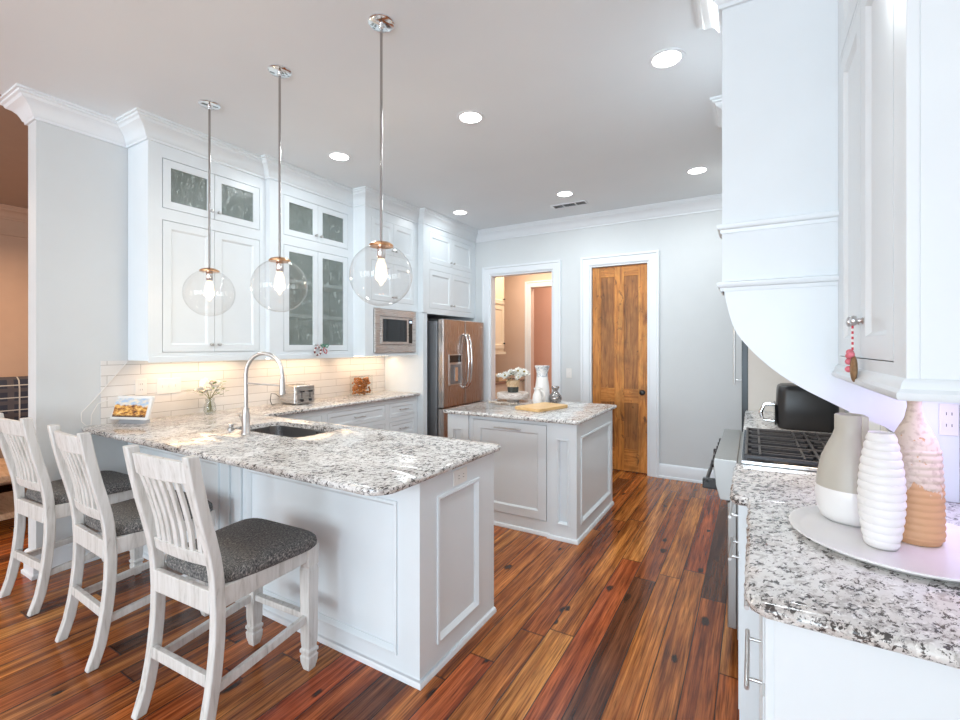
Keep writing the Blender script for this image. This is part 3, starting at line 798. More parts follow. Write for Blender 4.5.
# ------------------------------------------------------------------ chairs
def make_chair():
    """counter-height chair, origin on the floor at its centre; faces +Y"""
    r = thing('counter_chair', '', 'chair', (0, 0, 0), 0, 'counter chairs along the peninsula')
    cy0 = 1.15
    def rear_y(z):      # centre of the curved rear leg / back post
        K = [(0, -.268), (.09, -.238), (.22, -.214), (.37, -.199), (.476, -.196), (.583, -.201), (.66, -.209), (.76, -.231), (.85, -.254), (.97, -.279), (1.08, -.298)]
        for (a, ya), (b, yb) in zip(K, K[1:]):
            if a <= z <= b:
                t = (z-a)/(b-a); return ya+(yb-ya)*t
        return K[-1][1]
    for s in (-1, 1):
        mb = MB(); rings = []
        for i in range(23):
            z = 1.07*i/22; y = rear_y(z); hw = .0185; hd = .0215; x = s*(.2125-hw)
            rings.append([(x-hw, y-hd, z), (x+hw, y-hd, z), (x+hw, y+hd, z), (x-hw, y+hd, z)])
        mb.loft(rings); mb.build('leg', 'chair', r, bevel=.005, local=True, smooth=40)
        mb = MB(); x = s*.187; y = .235; hw = .027
        def sq(h, z, dx=0): return [(x-h, y-h, z), (x+h, y-h, z), (x+h, y+h, z), (x-h, y+h, z)]
        mb.loft([sq(.018, 0), (sq(.026, .035)), sq(.028, .062), sq(.024, .068), sq(.024, .076), sq(.029, .080), sq(.029, .092), sq(.023, .10), sq(.026, .13), sq(.029, .45), sq(.026, .462), sq(.026, .468), sq(.029, .475), sq(.029, .565)])
        mb.build('leg', 'chair', r, bevel=.002, local=True)
    # aprons
    mb = MB(); mb.box(-.18, .18, -.222, -.198, .475, .56); mb.build('apron', 'chair', r, bevel=.003, local=True)
    mb = MB(); mb.box(-.16, .16, .225, .247, .495, .562); mb.build('apron', 'chair', r, bevel=.003, local=True)
    for s in (-1, 1):
        mb = MB(); mb.loft([[(s*.205, -.18, .485), (s*.181, -.18, .485), (s*.181, -.18, .562), (s*.205, -.18, .562)], [(s*.208, .21, .495), (s*.184, .21, .495), (s*.184, .21, .562), (s*.208, .21, .562)]])
        mb.build('apron', 'chair', r, bevel=.003, local=True)
    # stretchers
    def bar(p, q, w_, h_):
        p, q = Vector(p), Vector(q); d_ = (q-p).normalized(); e = Vector((-d_.y, d_.x, 0)).normalized()*w_/2; u = Vector((0, 0, h_/2))
        MB().loft([[p-e-u, p+e-u, p+e+u, p-e+u], [q-e-u, q+e-u, q+e+u, q-e+u]]).build('stretcher', 'chair', r, bevel=.003, local=True)
    bar((-.175, -.222, .235), (.175, -.222, .235), .022, .045)
    bar((-.165, .235, .235), (.165, .235, .235), .03, .028)
    for s in (-1, 1): bar((s*.19, -.20, .195), (s*.187, .215, .235), .022, .034)
    # back: curved rails and slats
    def rail(z0, z1, sag, th, bow=.0):
        mb = MB(); rings = []
        for i in range(13):
            t = i/12; x = -.170+.340*t; c = 1-(2*t-1)**2
            yb, yt = rear_y(z0)-c*sag, rear_y(z1)-c*sag
            rings.append([(x, yb-th/2, z0), (x, yb+th/2, z0), (x, yt+th/2, z1+c*bow), (x, yt-th/2, z1+c*bow)])
        mb.loft(rings); return mb.build('back_rail', 'chair', r, bevel=.003, local=True, smooth=40)
    rail(.965, 1.045, .018, .022, .006); rail(.645, .695, .012, .020, -.0)
    for k in range(7):
        x0 = -.145+.29*k/6; c = 1-((x0)/.17)**2; mb = MB(); rings = []
        for i in range(9):
            z = .69+.28*i/8; y = rear_y(z)-c*.014+.010*math.sin(PI*i/8); h = .0125
            xx = x0*(.92+.08*i/8)
            rings.append([(xx-h, y-.006, z), (xx+h, y-.006, z), (xx+h, y+.006, z), (xx-h, y+.006, z)])
        mb.loft(rings); mb.build('slat', 'chair', r, bevel=.002, local=True, smooth=40)
    # upholstered seat: superellipse loft, narrower at the rear
    mb = MB(); rings = []; n = 40
    for sc_, z in ((.80, .555), (.96, .557), (1.0, .566), (1.008, .582), (.99, .599), (.95, .609), (.86, .616), (.65, .621), (.35, .624), (.05, .625)):
        ring = []
        for i in range(n):
            a = 2*PI*i/n; ca, sa = math.cos(a), math.sin(a)
            px = math.copysign(abs(ca)**.33, ca); py = math.copysign(abs(sa)**.33, sa)
            Y = .038+.232*sc_*py; hw = .198+.055*(py*.5+.5)
            ring.append((hw*sc_*px, Y, z+(.010*(1-px*px)*0)))
        rings.append(ring)
    mb.loft(rings); mb.build('seat', 'tweed', r, local=True, smooth=60)
    return r
ch = make_chair(); ch.location = (-1.898, 1.152, 0); ch.rotation_euler = (0, 0, .055)
ch['label'] = 'whitewashed slat-back counter chair nearest the end of the peninsula'
dup(ch, (-2.742, 1.165, 0), 'whitewashed slat-back counter chair in the middle of the row at the peninsula', -.035)
dup(ch, (-3.565, 1.17, 0), 'whitewashed slat-back counter chair closest to the grey end wall', .05)

# ------------------------------------------------------------------ pendants
def make_pendant():
    r = thing('pendant_light', '', 'pendant light', (0, 0, 0), 0, 'glass globe pendants over the peninsula')
    z = 1.797-H
    MB().lathe([(.004, -.012), (.055, -.012), (.063, -.006), (.063, 0)], (0, 0, 0), 32).build('canopy', 'chrome', r, local=True, smooth=40)
    MB().lathe([(.003, -.035), (.010, -.032), (.013, -.022), (.010, -.012)], (0, 0, 0), 16).build('hub', 'chrome', r, local=True, smooth=50)
    MB().lathe([(.0065, -.03), (.0065, z+.150)], (0, 0, 0), 12).build('rod', 'rod', r, local=True, smooth=50)
    MB().lathe([(.006, .165), (.045, .155), (.058, .145), (.058, .137), (.02, .135), (.006, .135)], (0, 0, z), 28).build('cap', 'copper', r, local=True, smooth=40)
    MB().lathe([(.018, .136), (.020, .13), (.020, .085), (.016, .08)], (0, 0, z), 20).build('socket', 'chrome', r, local=True, smooth=40)
    MB().sphere((0, 0, z), .149, 48, 28).build('globe', 'globe', r, local=True, smooth=80)
    b = MB().lathe([(.012, .084), (.015, .072), (.025, .045), (.027, .022), (.023, -.004), (.014, -.03), (.007, -.046), (.002, -.05)], (0, 0, z), 24).build('bulb', 'bulbglass', r, local=True, smooth=60)
    MB().lathe([(.004, .062), (.010, .045), (.011, .015), (.003, -.008)], (0, 0, z), 12).build('filament', 'filament', b, local=True, smooth=60)
    return r
def bulb_glass():
    m = bpy.data.materials.new('warm_bulb_glass'); m.use_nodes = True; t = m.node_tree
    e = t.nodes.new('ShaderNodeEmission'); e.inputs[0].default_value = (1, .78, .5, 1); e.inputs[1].default_value = .75
    tr = t.nodes.new('ShaderNodeBsdfTransparent'); a = t.nodes.new('ShaderNodeAddShader')
    tr.inputs[0].default_value = (.8, .8, .8, 1)
    t.links.new(e.outputs[0], a.inputs[0]); t.links.new(tr.outputs[0], a.inputs[1]); t.links.new(a.outputs[0], t.nodes['Material Output'].inputs[0]); return m
M['bulbglass'] = bulb_glass()
pd = make_pendant(); PL = [(-1.538, 'closest to the camera, with the lowest-hanging globe'), (-2.303, 'in the middle of the row of three'), (-3.012, 'nearest the wall cabinets, leftmost of the row')]
pd.location = (PL[0][0], 1.665, H); pd['label'] = 'clear glass globe pendant light '+PL[0][1]
for x, s in PL[1:]: dup(pd, (x, 1.665, H), 'clear glass globe pendant light '+s)
for x, s in PL:
    l = bpy.data.lights.new('pendant_bulb_light', 'POINT'); l.energy = 5; l.color = (1, .78, .52); l.shadow_soft_size = .03
    o = bpy.data.objects.new('pendant_bulb_light', l); C.objects.link(o); o.location = (x, 1.665, 1.80)

# ------------------------------------------------------------------ recessed lights, vent
LB = ['closest to the range hood', 'in the front row, right of the nearest pendant rod', 'between the pendant rods and the glass-door cabinet',
      'just in front of the ceiling vent', 'nearest the back wall on the hood side', 'in front of the refrigerator cabinet']
first = None
for (x, y), s in zip(CEIL_LIGHTS, LB):
    lab = 'round recessed ceiling light '+s
    if first is None:
        first = thing('recessed_light', lab, 'ceiling light', (x, y, H), 0, 'recessed ceiling lights')
        MB().lathe([(.072, -.001), (.074, -.005), (.094, -.004), (.096, -.0005), (.074, -.0005)], (0, 0, 0), 36, caps=False).build('trim_ring', 'trim', first, local=True, smooth=40)
        MB().lathe([(.073, -.002), (.04, -.0035), (.002, -.004)], (0, 0, 0), 32).build('lens', 'led', first, local=True, smooth=60)
    else: dup(first, (x, y, H), lab)
    a = area('recessed_lamp', (x, y, H-.012), (0, 0, 0), .14, (2.6 if y > 4 else 4.5) if x < -2.9 else 10.5, (.88, .96, 1.0), shape='DISK')
r = thing('ceiling_vent', 'white louvred air vent in the ceiling near the back wall', 'vent', (-1.73, 4.86, H))
mb = MB(); a0, a1, b0, b1 = -1.93, -1.53, 4.79, 4.93
mb.box(a0, a0+.02, b0, b1, H-.008, H-.0005); mb.box(a1-.02, a1, b0, b1, H-.008, H-.0005); mb.box(a0+.02, a1-.02, b0, b0+.02, H-.008, H-.0005); mb.box(a0+.02, a1-.02, b1-.02, b1, H-.008, H-.0005)
for x in (-1.80, -1.66): mb.box(x-.006, x+.006, b0+.02, b1-.02, H-.007, H-.0006)
mb.build('frame', 'trim', r)
MB().box(a0+.02, a1-.02, b0+.02, b1-.02, H-.0016, H-.0006).build('duct', simple('vent_shadow', (.20, .20, .21), .8), r)
mb = MB()
for i in range(5):
    y = b0+.03+i*.02; mb.add([(a0+.02, y, H-.0075), (a1-.02, y, H-.0075), (a1-.02, y+.009, H-.002), (a0+.02, y+.009, H-.002)], [(0, 1, 2, 3)])
mb.build('louvre', 'trim', r)

# ------------------------------------------------------------------ range hood
r = thing('range_hood', 'large white painted wooden range hood with curved side brackets', 'range hood', (.3, 2.85, 1.7))
curve = [(-.11, 1.72), (-.103, 1.692), (-.092, 1.63), (-.062, 1.522), (-.001, 1.435), (.079, 1.355), (.162, 1.294), (.256, 1.24), (.355, 1.187), (.425, 1.155), (.462, 1.115), (.48, 1.05), (.49, .9155)]
def smoothc(P, k=4):
    out = []
    for i in range(len(P)-1):
        p0 = Vector(P[max(i-1, 0)]); p1 = Vector(P[i]); p2 = Vector(P[i+1]); p3 = Vector(P[min(i+2, len(P)-1)])
        for j in range(k):
            t = j/k; q = .5*((2*p1)+(p2-p0)*t+(2*p0-5*p1+4*p2-p3)*t*t+(3*p1-p0-3*p2+p3)*t**3); out.append((q.x, q.y))
    return out+[tuple(P[-1])]
poly = [(-.11, H-.001)]+smoothc(curve)+[(XR-.007, .9155), (XR-.007, H-.001)]
for a, b in ((2.2, 2.36), (3.34, 3.5)):
    MB().prism(poly, a, b, lambda p, q, t: (p, t, q)).build('side_bracket', 'cab', r)
mb = MB(); mb.box(0, XR-.007, 2.36, 3.34, 1.75, H-.001); mb.build('hood_body', 'cab', r)
MB().box(.02, XR-.02, 2.37, 3.33, 1.735, 1.749).build('vent_filter', 'steel', r)
MP = [(0, -.022), (.006, -.022), (.008, -.008), (.016, -.004), (.020, .006), (.020, .014), (0, .020)]
for zc in (1.952, 1.708):
    sg = run([(0, 3.34), (0, 2.36), (-.11, 2.36), (-.11, 2.2), (.281, 2.2)], [(o_, zc+z_) for o_, z_ in MP])
    crown_obj(sg, range(1, 4), 'moulding', 'cab', r)
crown_obj(CS, range(15, 22), 'crown_moulding', 'cab', r)

# right wall cabinet
XC = .281; fr = FXm(XC)
r = thing('wall_cabinet', 'white wall cabinet in the right foreground above the tray of vases', 'cabinet', (.45, 1.75, 1.36))
holes = [(1.405, 1.774, 1.42, 2.50), (1.778, 2.145, 1.42, 2.50), (1.405, 1.774, 2.525, 2.80), (1.778, 2.145, 2.525, 2.80)]
mb = openings_face(fr, 1.30, 2.199, 1.36, ZT, holes, g=.003)
c2 = carcass(fr, 1.30, 2.199, 1.36, ZT, XR-XC-.007); mb.add(c2.v, c2.f); mb.box(1.30, 2.199, ZT, H-.001, -(XR-XC-.007), -.001, fr)
mb.build('body', 'cab', r, bevel=.0015)
for i, (a, b, c, d_) in enumerate(holes):
    dd = door(fr, a, b, c, d_, r, st=.062, depth=.012)
    if i < 2: knob(fr, (1.745 if i == 0 else 1.81), 1.53, dd, 'nickel', .016)
LR = [(0, 1.34), (.016, 1.34), (.020, 1.346), (.020, 1.356), (.012, 1.364), (.010, 1.376), (.004, 1.384), (0, 1.386)]
sg = run([(XC, 2.199), (XC, 1.30), (XR-.008, 1.30)], LR); crown_obj(sg, [0, 1], 'light_rail', 'cab', r)
crown_obj(CS, [22, 23], 'crown_moulding', 'cab', r)
area('under_cabinet_light_right', (.50, 1.78, 1.33), (0, 0, 0), .05, 1.6, (.72, .58, 1.0), .6)
area('hood_light', (.30, 2.85, 1.72), (0, 0, 0), .3, 4.5, (1, .80, .62), .5)

# right base cabinet
fr = FXm(.024)
r = thing('base_cabinet', 'white drawer cabinet in the right foreground under the pale granite', 'cabinet', (.3, 1.5, 0))
holes = [(1.21, 1.84, .70, .87), (1.21, 1.84, .43, .67), (1.21, 1.84, .12, .40)]
mb = openings_face(fr, 1.165, 1.899, .1, .884, holes, g=.003)
c2 = carcass(fr, 1.165, 1.899, .1, .884, XR-.026); mb.add(c2.v, c2.f); mb.box(1.165, 1.899, 0, .1, -(XR-.026), -.06, fr)
mb.build('body', 'cab', r)
for k, (a, b, c, d_) in enumerate(holes):
    dd = door(fr, a, b, c, d_, r, name='drawer', st=.04, th=.018, top=.004, depth=.008)
    pull(fr, 1.33, 1.60, (.80, .60, .30)[k], dd, off=.036, r=.006)
MB().box(.04, .60, 1.158, 1.1649, .01, .883).build('end_panel', 'cab', r)
fr = FXm(-.04)
r = thing('base_cabinet', 'narrow white cabinet standing forward next to the range', 'cabinet', (.3, 2.15, 0))
mb = openings_face(fr, 1.90, 2.425, .1, .884, [(1.94, 2.39, .70, .87), (1.94, 2.39, .12, .67)], g=.003)
c2 = carcass(fr, 1.90, 2.425, .1, .884, XR+.038); mb.add(c2.v, c2.f); mb.box(1.90, 2.425, 0, .1, -(XR+.038), -.06, fr); mb.build('body', 'cab', r)
dd = door(fr, 1.94, 2.39, .70, .87, r, name='drawer', st=.04, th=.018, top=.004, depth=.008); pull(fr, 2.05, 2.28, .785, dd, off=.036, r=.006)
dd = door(fr, 1.94, 2.39, .12, .67, r, name='door', st=.05, th=.018, top=.004, depth=.008); pull(fr, 2.05, 2.28, .62, dd, off=.036, r=.006)
fr = FXm(.0)
r = thing('base_cabinet', 'white base cabinet beyond the range under the short countertop', 'cabinet', (.3, 3.95, 0))
mb = openings_face(fr, 3.345, 4.498, .1, .884, [(3.47, 4.44, .68, .86), (3.47, 3.95, .12, .64), (3.96, 4.44, .12, .64)])
c2 = carcass(fr, 3.345, 4.498, .1, .884, XR-.002); mb.add(c2.v, c2.f); mb.box(3.345, 4.498, 0, .1, -(XR-.002), -.06, fr); mb.build('body', 'cab', r)
for a, b, c, d_ in [(3.47, 4.44, .68, .86), (3.47, 3.95, .12, .64), (3.96, 4.44, .12, .64)]:
    door(fr, a, b, c, d_, r, name='drawer' if c > .5 else 'door', st=.045)

# ------------------------------------------------------------------ range
r = thing('gas_range', 'stainless steel gas range with black cast iron grates under the hood', 'stove', (.25, 2.92, 0))
Y0, Y1 = 2.432, 3.337
prof = [(-.155, .925), (-.158, .90), (-.148, .80), (-.13, .735), (-.06, .735), (-.06, .925)]
MB().prism(prof, Y0, Y1, lambda p, q, t: (p, t, q)).build('control_panel', 'range_steel', r, bevel=.003)
MB().box(-.059, XR-.01, Y0, Y1, .10, .915).build('body', 'range_steel', r)
MB().box(-.10, -.061, Y0+.01, Y1-.01, .14, .725).build('oven_door', 'range_steel', r, bevel=.004)
mb = MB(); mb.tube([(-.195, Y0+.06, .79), (-.195, Y1-.03, .79)], .009, 14); mb.build('oven_handle', 'black', r, smooth=50)
for yy in (Y0+.10, Y1-.06): MB().box(-.212, -.140, yy-.02, yy+.01, .755, .805).build('handle_bracket', 'black', r, bevel=.006)
for k in range(6):
    yy = Y0+.16+k*.125
    MB().lathe([(.030, 0), (.030, -.006), (.020, -.008), (.018, -.020), (.014, -.022), (.003, -.022)], (-.156, yy, .865), 20, 'x').build('knob', 'black', r, smooth=40)
mb = MB(); xa, xb = -.045, .56
mb.box(xa, xa+.012, Y0+.005, Y1-.005, .9155, .93); mb.box(xa+.012, xb, Y0+.005, Y0+.03, .9155, .93); mb.box(xa+.012, xb, Y1-.03, Y1-.005, .9155, .93); mb.box(xb-.012, xb, Y0+.03, Y1-.03, .9155, .93)
mb.build('cooktop_rim', 'chrome', r, bevel=.002)
MB().box(xa+.013, xb-.013, Y0+.031, Y1-.031, .9155, .918).build('burner_pan', 'black', r)
GY = [(Y0+.035+i*.279, Y0+.035+i*.279+.273) for i in range(3)]
for ga, gb in GY:
    mb = MB(); g0, g1 = xa+.02, xb-.02; zt = .952; t_ = .006
    for x in (g0, (g0+g1)/2, g1): mb.box(x-t_, x+t_, ga, gb, zt-.018, zt)
    for y in (ga+t_, (ga+gb)/2, gb-t_): mb.box(g0, g1, y-t_, y+t_, zt-.018, zt-.001)
    for cx_ in (g0+(g1-g0)*.25, g0+(g1-g0)*.75):
        for dx_ in (-.085, .085): mb.box(cx_+dx_-.005, cx_+dx_+.005, ga+.03, gb-.03, zt-.014, zt+.002)
        for dy_ in (-.07, .07): mb.box(cx_-.12, cx_+.12, (ga+gb)/2+dy_-.005, (ga+gb)/2+dy_+.005, zt-.014, zt+.003)
    for x in (g0, g1):
        for y in (ga+t_, gb-t_): mb.box(x-.007, x+.007, y-.007, y+.007, .918, zt)
    mb.build('grate', 'iron', r, bevel=.002)
M['brass'] = simple('burner_brass', (.72, .52, .28), .35, 1., .1)
for ga, gb in GY:
    for f_ in (.25, .75):
        cx_ = xa+.02+(xb-xa-.04)*f_
        MB().lathe([(.048, 0), (.048, .010), (.038, .013), (.036, .020), (.004, .021)], (cx_, (ga+gb)/2, .918), 24).build('burner', 'brass', r, smooth=40)
M['tall'] = simple('dark_appliance', (.045, .05, .055), .3, .4, .1)
r = thing('column_refrigerator', 'tall dark built-in appliance seen edge-on beyond the range counter', 'refrigerator', (-.05, 4.95, 0))
MB().box(-.078, -.0305, 4.53, 5.36, .1, 2.3).build('door', 'tall', r, bevel=.004)
mb = MB().tube([(-.135, 4.58, 1.12), (-.135, 4.58, 1.64)], .008, 12)
for z in (1.16, 1.60): mb.tube([(-.135, 4.58, z), (-.078, 4.58, z)], .006, 8)
mb.build('handle', 'nickel', r, smooth=50)

# ------------------------------------------------------------------ air fryer
r = thing('air_fryer', 'black countertop air fryer on the granite beyond the range', 'air fryer', (.28, 3.72, .914))
mb = MB(); rings = []
for k, z in ((.92, 0), (.98, .015), (1., .14), (.97, .25), (.93, .275), (.82, .285)):
    rings.append([(.30+(x-.30)*k, 3.72+(y-3.72)*k, .9145+z) for x, y in rrect(.14, .47, 3.57, 3.87, .06)])
mb.loft(rings); mb.build('body', 'black', r, smooth=50)
mb = MB(); mb.tube([(.14, 3.72, 1.06), (.07, 3.72, 1.055), (.05, 3.72, 1.0), (.06, 3.72, .95), (.14, 3.72, .945)], .013, 10)
mb.build('basket_handle', 'chrome', r, smooth=50)
MB().box(.128, .139, 3.61, 3.83, .935, 1.07).build('basket_front', 'dark_glass', r, bevel=.003)

# outlet behind the vases
outlet('white outlet plate high on the bracket wall, right of the terracotta vase', FYm(2.2), .585, 1.20, wd=.05, ht=.11)

# ------------------------------------------------------------------ tray and vases
def ribbed(r0, r1, n_rib, amp, h, prof, steps=10):
    out = []; N = n_rib*steps
    for i in range(N+1):
        t = i/N; z = h*t; base = prof(t); out.append((base+amp*abs(math.sin(PI*n_rib*t))**.7, z))
    return out
pc = (.345, 1.668)
mb = MB()
n = 96; rings = []
for rr, z in ((.004, .0), (.215, .0), (.228, .004), (.246, .014), (.250, .016), (.250, .020), (.244, .021), (.226, .010), (.218, .0075), (.004, .007)):
    ring = []
    for i in range(n):
        a = 2*PI*i/n; k = 1+(.004*math.cos(a*48) if rr > .22 else 0)
        ring.append((pc[0]+rr*k*math.cos(a), pc[1]+rr*k*math.sin(a), .9145+z+(.0012*math.cos(a*48) if .22 < rr < .248 and z > .009 else 0)))
    rings.append(ring)
mb.loft(rings)
tag(mb.build('serving_plate', 'white_ceramic', None, smooth=50), 'large round off-white plate with a fluted rim under the three vases', 'plate')
zt = .9228
# grey-and-white handled vase
r = thing('vase', 'greige and white tapered vase with a strap handle, leftmost on the plate', 'vase', (.258, 1.79, zt))
P = [(.004, 0), (.062, 0), (.074, .010), (.084, .035), (.088, .075), (.086, .10)]
MB().lathe(P+[(.085, .103)], (.258, 1.79, zt), 40).build('lower_body', 'white_ceramic', r, smooth=50)
P2 = [(.0855, .102), (.082, .14), (.072, .19), (.057, .228), (.044, .258), (.039, .275), (.039, .320), (.036, .323), (.033, .320), (.033, .285), (.004, .28)]
MB().lathe(P2, (.258, 1.79, zt), 40).build('upper_body', 'grey_glaze', r, smooth=50)
MB().loft([[(.278+q, 1.79-.043-w_*.0-d_, zt+z) for q in (-.0, .016) for d_ in ((0, .008) if q == 0 else (.008, 0))] for w_, z in ((0, .20), (0, .325))]).build('handle', 'grey_glaze', r, bevel=.003)
# ribbed white vase
def terracotta():
    t = NT('white_over_terracotta_glaze')
    x, y, z = t.sep(t.obj())
    n = t.noise(t.mapp(t.obj(), (38, 38, 16)), 1., 4, .6, .5)[0]
    edge = t.math('ADD', z, t.math('MULTIPLY', t.math('SUBTRACT', n, .5), .13))
    k = t.ramp(edge, [(.148, 0.), (.153, 1.)])
    white = t.ramp(t.noise(t.obj(), 70, 3)[0], [(.35, (.52, .41, .33)), (.5, (.66, .55, .46))])
    chips = t.ramp(t.noise(t.mapp(t.obj(), (1, 1, 1), (4, 2, 1)), 34, 3, .6)[0], [(.64, 0.), (.67, 1.)])
    k2 = t.math('MULTIPLY', k, t.math('SUBTRACT', 1., chips))
    t.set(t.mix(k2, (.58, .33, .17), white), .55, 0.); t.bump(k2, .5, .003); return t.m
M['terra'] = terracotta()
pr = ribbed(0, 0, 14, .0035, .300, lambda t: .027+.0175*math.sin(PI*min(1, t*1.02+.0))**.8+.005*(1-t))
mb = MB().lathe([(.004, 0)]+pr+[(.028, .302), (.025, .300), (.023, .27), (.004, .26)], (.296, 1.600, zt), 44)
tag(mb.build('vase', 'white_ceramic', None, smooth=60), 'white horizontally ribbed vase in front, middle of the three on the plate', 'vase')
def tp(t):
    K = [(0, .054), (.04, .060), (.35, .058), (.6, .053), (.67, .048), (.75, .035), (.82, .021), (.90, .015), (1, .017)]
    for (a, ra), (b, rb) in zip(K, K[1:]):
        if a <= t <= b: return ra+(rb-ra)*(t-a)/(b-a)
    return .02
h = .405; pr = []
for i in range(181):
    t = i/180; pr.append((tp(t)+(.003*abs(math.sin(PI*t*22)) if .03 < t < .62 else 0), h*t))
mb = MB().lathe([(.004, 0)]+pr+[(.015, h), (.013, h-.04), (.003, h-.06)], (.0, .0, 0), 44)
o = mb.build('vase', 'terra', None, smooth=60); o.location = (.385, 1.704, zt)
tag(o, 'terracotta bottle vase with dripping pale glaze, rightmost on the plate', 'vase')

# ------------------------------------------------------------------ counter items
r = thing('smart_display', 'white smart display showing a golden building, on the granite by the wall', 'smart display', (-3.735, 1.51, .9145), math.radians(22))
r.scale = (1.22, 1.1, 1.1)
def disp_mat():
    t = NT('smart_display_picture')
    x, y, z = t.sep(t.obj())
    n = t.noise(t.mapp(t.obj(), (22, 1, 60)), 1., 4, .65)[0]
    sky = t.ramp(n, [(.4, (.45, .62, .85)), (.6, (.95, .85, .70))])
    bld = t.ramp(n, [(.36, (.05, .02, .01)), (.46, (.45, .16, .03)), (.56, (1., .55, .12)), (.68, (1., .85, .5))])
    hz = t.math('ADD', z, t.math('MULTIPLY', t.math('SUBTRACT', t.noise(t.mapp(t.obj(), (18, 0, 0)), 1., 2)[0], .5), .07))
    c = t.mix(t.ramp(hz, [(.112, 0.), (.118, 1.)]), bld, sky)
    c = t.mix(t.ramp(z, [(.045, 1.), (.06, 0.)]), c, (.03, .02, .02))
    t.set((.01, .01, .01), .2, 0.); t.put(t.b.inputs['Emission Color'], c); t.b.inputs['Emission Strength'].default_value = .85
    return t.m
M['disp'] = disp_mat()
def tilt(x, y, z): return (x, y+(z-.03)*.30, z)
mb = MB(); mb.loft([[tilt(x, -.005, z) for x, z in rrect(-.128, .128, .028, .172, .010)], [tilt(x, .010, z) for x, z in rrect(-.128, .128, .028, .172, .010)]])
mb.build('bezel', 'outlet', r, local=True)
mb = MB(); mb.add([tilt(-.108, -.0058, .043), tilt(.108, -.0058, .043), tilt(.108, -.0058, .158), tilt(-.108, -.0058, .158)], [(0, 1, 2, 3)]); mb.build('screen', 'disp', r, local=True)
MB().loft([[(x, y, 0) for x, y in rrect(-.09, .09, .0, .08, .03)], [(x, y+.01, .05) for x, y in rrect(-.08, .08, .006, .07, .03)]]).build('base', simple('grey_fabric_base', (.38, .40, .43), .8), r, local=True, smooth=40)
mb = MB().tube([(XW+.012, 1.555, 1.345), (XW+.012, 1.46, 1.22), (XW+.012, 1.36, 1.09), (XW+.014, 1.29, 1.01), (XW+.02, 1.29, .95), (XW+.03, 1.31, .922), (XW+.02, 1.34, .925), (XW+.012, 1.345, .99), (XW+.012, 1.38, 1.06), (XW+.012, 1.44, 1.08)], .0028, 8)
tag(mb.build('power_cord', 'outlet', None, smooth=60), 'thin white cord hanging from the wall cabinet to the smart display', 'cord')

# flower vase on the counter
M['petal'] = simple('cream_petals', (.93, .89, .83), .6, 0, .12, 60)
M['petal_white'] = simple('white_petals', (.88, .87, .82), .6, 0, .08, 60)
M['leaf'] = simple('soft_green_leaves', (.22, .33, .13), .5, 0, .35, 30)
M['leaf_dark'] = simple('dark_green_leaves', (.05, .09, .03), .5, 0, .35, 30)
M['stem'] = simple('stems', (.30, .28, .12), .6)
def flower(c, rad, rnd, m, parent, petals=10, center=None):
    mb = MB(); ax = Vector((rnd.uniform(-.6, .6), rnd.uniform(-1, .3), rnd.uniform(.4, 1))).normalized()
    e = ax.orthogonal().normalized(); f = ax.cross(e)
    for L in range(2):
        for k in range(petals):
            a = 2*PI*k/petals+L*.3; d_ = (e*math.cos(a)+f*math.sin(a)); s_ = (-e*math.sin(a)+f*math.cos(a)); rr = rad*(1-.28*L); up = ax*rad*(.15+.35*L)
            c0 = Vector(c); wd = rr*.34
            mb.add([c0, c0+d_*rr*.5+s_*wd+up*.6, c0+d_*rr+up, c0+d_*rr*.5-s_*wd+up*.6, c0+d_*rr*.5+up*.3], [(0, 1, 4), (1, 2, 4), (2, 3, 4), (3, 0, 4)])
    o = mb.build('flower', m, parent)
    if center: MB().sphere(Vector(c)+ax*rad*.2, rad*.22, 10, 6).build('flower_centre', center, o)
    return o
fv = (-3.72, 2.06)
r = thing('flower_vase', 'small clear glass vase of cream flowers near the tiled wall', 'vase', (*fv, .9145))
MB().lathe([(.004, .002), (.036, 0), (.040, .006), (.046, .035), (.040, .075), (.030, .10), (.036, .125), (.034, .125), (.028, .10), (.038, .072), (.043, .035), (.037, .009), (.004, .007)], (*fv, .9145), 28).build('glass_body', 'clear', r, smooth=50)
rnd = random.Random(3); mb = MB()
for k in range(9):
    a = rnd.uniform(0, 6.28); q = rnd.uniform(.02, .09)
    mb.tube([(fv[0]+.02*math.cos(a+2), fv[1]+.02*math.sin(a+2), .93), (fv[0], fv[1], 1.03), (fv[0]+q*math.cos(a), fv[1]+q*math.sin(a), 1.10+rnd.uniform(0, .06))], .0022, 5)
mb.build('stem', 'stem', r)
for k in range(11):
    a = k*2.4; q = .018+.011*k**.9*.72
    flower((fv[0]+q*math.cos(a)*.8, fv[1]+q*math.sin(a)*1.25, 1.09+.03*rnd.random()+(.05 if k < 4 else .0)), .046 if k < 8 else .03, rnd, 'petal', r, 9)
mb = MB()
for k in range(30):
    a = rnd.uniform(0, 6.28); q = rnd.uniform(.05, .13); c = Vector((fv[0]+q*math.cos(a)*.7, fv[1]+q*math.sin(a)*1.2, 1.06+rnd.uniform(0, .10)))
    d_ = Vector((math.cos(a), math.sin(a), rnd.uniform(-.3, .6)))*.05; s_ = Vector((-math.sin(a), math.cos(a), 0))*.016
    mb.add([c, c+d_*.5+s_, c+d_, c+d_*.5-s_], [(0, 1, 2, 3)])
mb.build('leaves', 'leaf', r)

